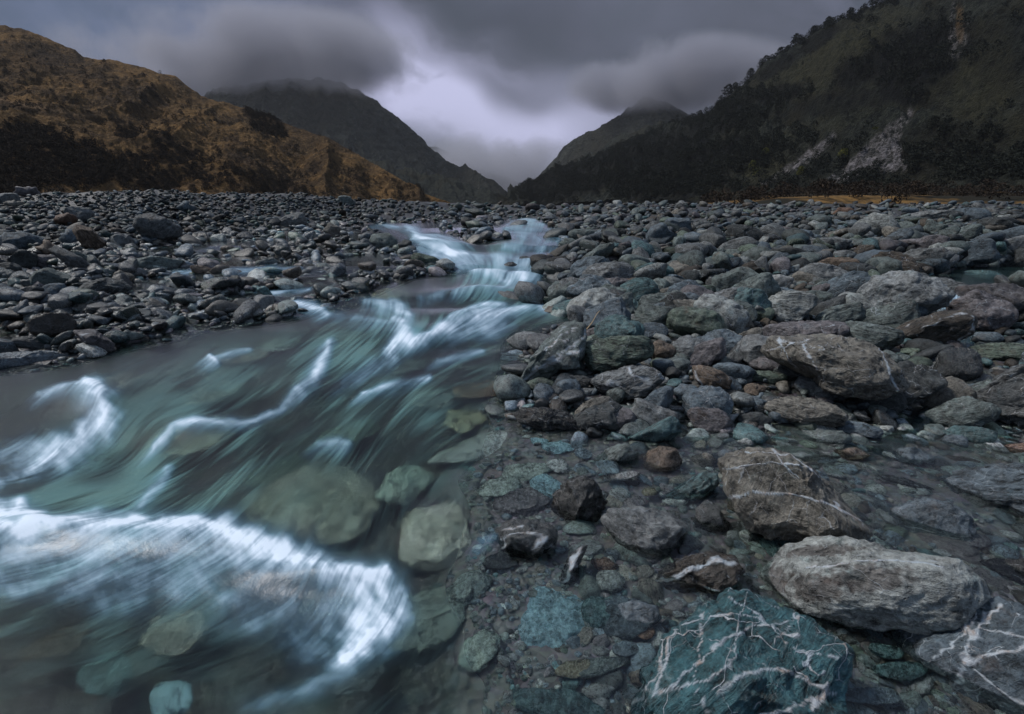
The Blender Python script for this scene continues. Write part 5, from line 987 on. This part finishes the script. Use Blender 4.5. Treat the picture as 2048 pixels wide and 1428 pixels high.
# dead twig by the leaning slab
def twig(p0, p1, r0, r1, label):
    P0, P1 = [np.array([0, 0, H]) + ray(*p) * T_ for p, T_ in (p0, p1)]; n = 10; tt = np.linspace(0, 2 * np.pi, 7)[:-1]; V_ = []
    for i in range(n):
        s = i / (n - 1); c = P0 + (P1 - P0) * s + np.array([.01 * math.sin(5 * s), 0, .012 * math.sin(3 * s)]); rr = r0 + (r1 - r0) * s
        V_ += [c + np.array([rr * math.cos(t_), rr * math.sin(t_) * .5, rr * math.sin(t_)]) for t_ in tt]
    Fc = [[i * 6 + j, i * 6 + (j + 1) % 6, (i + 1) * 6 + (j + 1) % 6, (i + 1) * 6 + j] for i in range(n - 1) for j in range(6)]
    m, k, out = new_mat('dry_wood'); p = k.add('ShaderNodeBsdfPrincipled', {'Base Color': (.45, .33, .2, 1), 'Roughness': .8}); k.l.new(p.outputs[0], out.inputs[0])
    o = mesh_np('twig', np.array(V_), Fc, [m]); tag(o, label, 'twig')
Tt = hit_g([1174], [668])[0] * .97
twig(((1172, 660), Tt), ((1201, 622), Tt * 1.02), .006, .003, 'pale dry twig sticking up behind the leaning veined slab')

# ------------------------------------------------------------------ air and low cloud
def box(name, lo, hi):
    V_ = np.array([(x, y, z) for x in (lo[0], hi[0]) for y in (lo[1], hi[1]) for z in (lo[2], hi[2])]); Fc = [[0, 1, 3, 2], [4, 6, 7, 5], [0, 4, 5, 1], [2, 3, 7, 6], [0, 2, 6, 4], [1, 5, 7, 3]]
    return mesh_np(name, V_, Fc, smooth=False)
hz = box('haze', (-9000, -60, -3), (9000, 5200, 700)); m, k, out = new_mat('thin_air')
pv = k.add('ShaderNodeVolumePrincipled', {'Color': (.62, .64, .68, 1), 'Density': .00007, 'Anisotropy': .2}); k.l.new(pv.outputs[0], out.inputs['Volume']); hz.data.materials.append(m); tag(hz, 'thin grey mist filling the valley', kind='stuff')
def cloud(px_, py_, D, rx, ry, rz, dens, label, seed=0.0, col=(.22, .22, .26, 1)):
    d_ = ray(px_, py_); k0 = D / math.hypot(d_[0], d_[1]); c = np.array([0, 0, H]) + d_ * k0
    q, Fc = ico(3); o = mesh_np('low_cloud', q * (rx, ry, rz), Fc); o.location = c
    m, k, out = new_mat('cloud_vapour'); tc = k.n.new('ShaderNodeTexCoord').outputs['Object']
    nv = k.noise(k.vmath('ADD', tc, (seed, seed, 0)), .0045, 5, .6); ln = k.vmath('LENGTH', k.vmath('DIVIDE', tc, (rx, ry, rz)))
    e = k.math('ADD', k.ramp(ln, .0, 1.0, .95, 0, False), k.ramp(nv, .34, .66, -.55, .4)); e = k.math('MULTIPLY', k.math('MAXIMUM', e, 0), k.ramp(ln, .7, .98, 1, 0))
    v = k.add('ShaderNodeVolumePrincipled', {'Color': col, 'Density': k.math('MULTIPLY', e, dens), 'Anisotropy': .1}); k.l.new(v.outputs[0], out.inputs['Volume'])
    o.data.materials.append(m); return tag(o, label, 'cloud', kind='stuff')
cloud(520, 122, 1850, 620, 420, 120, .022, 'cloud bank hiding the top of the left peak', 10, (.66, .66, .74, 1))
cloud(1360, 165, 1720, 380, 340, 110, .025, 'cloud bank on the right peak', 50, (.62, .62, .70, 1))
cloud(950, 345, 2400, 650, 300, 190, .010, 'mist at the head of the valley', 90, (.75, .75, .82, 1))
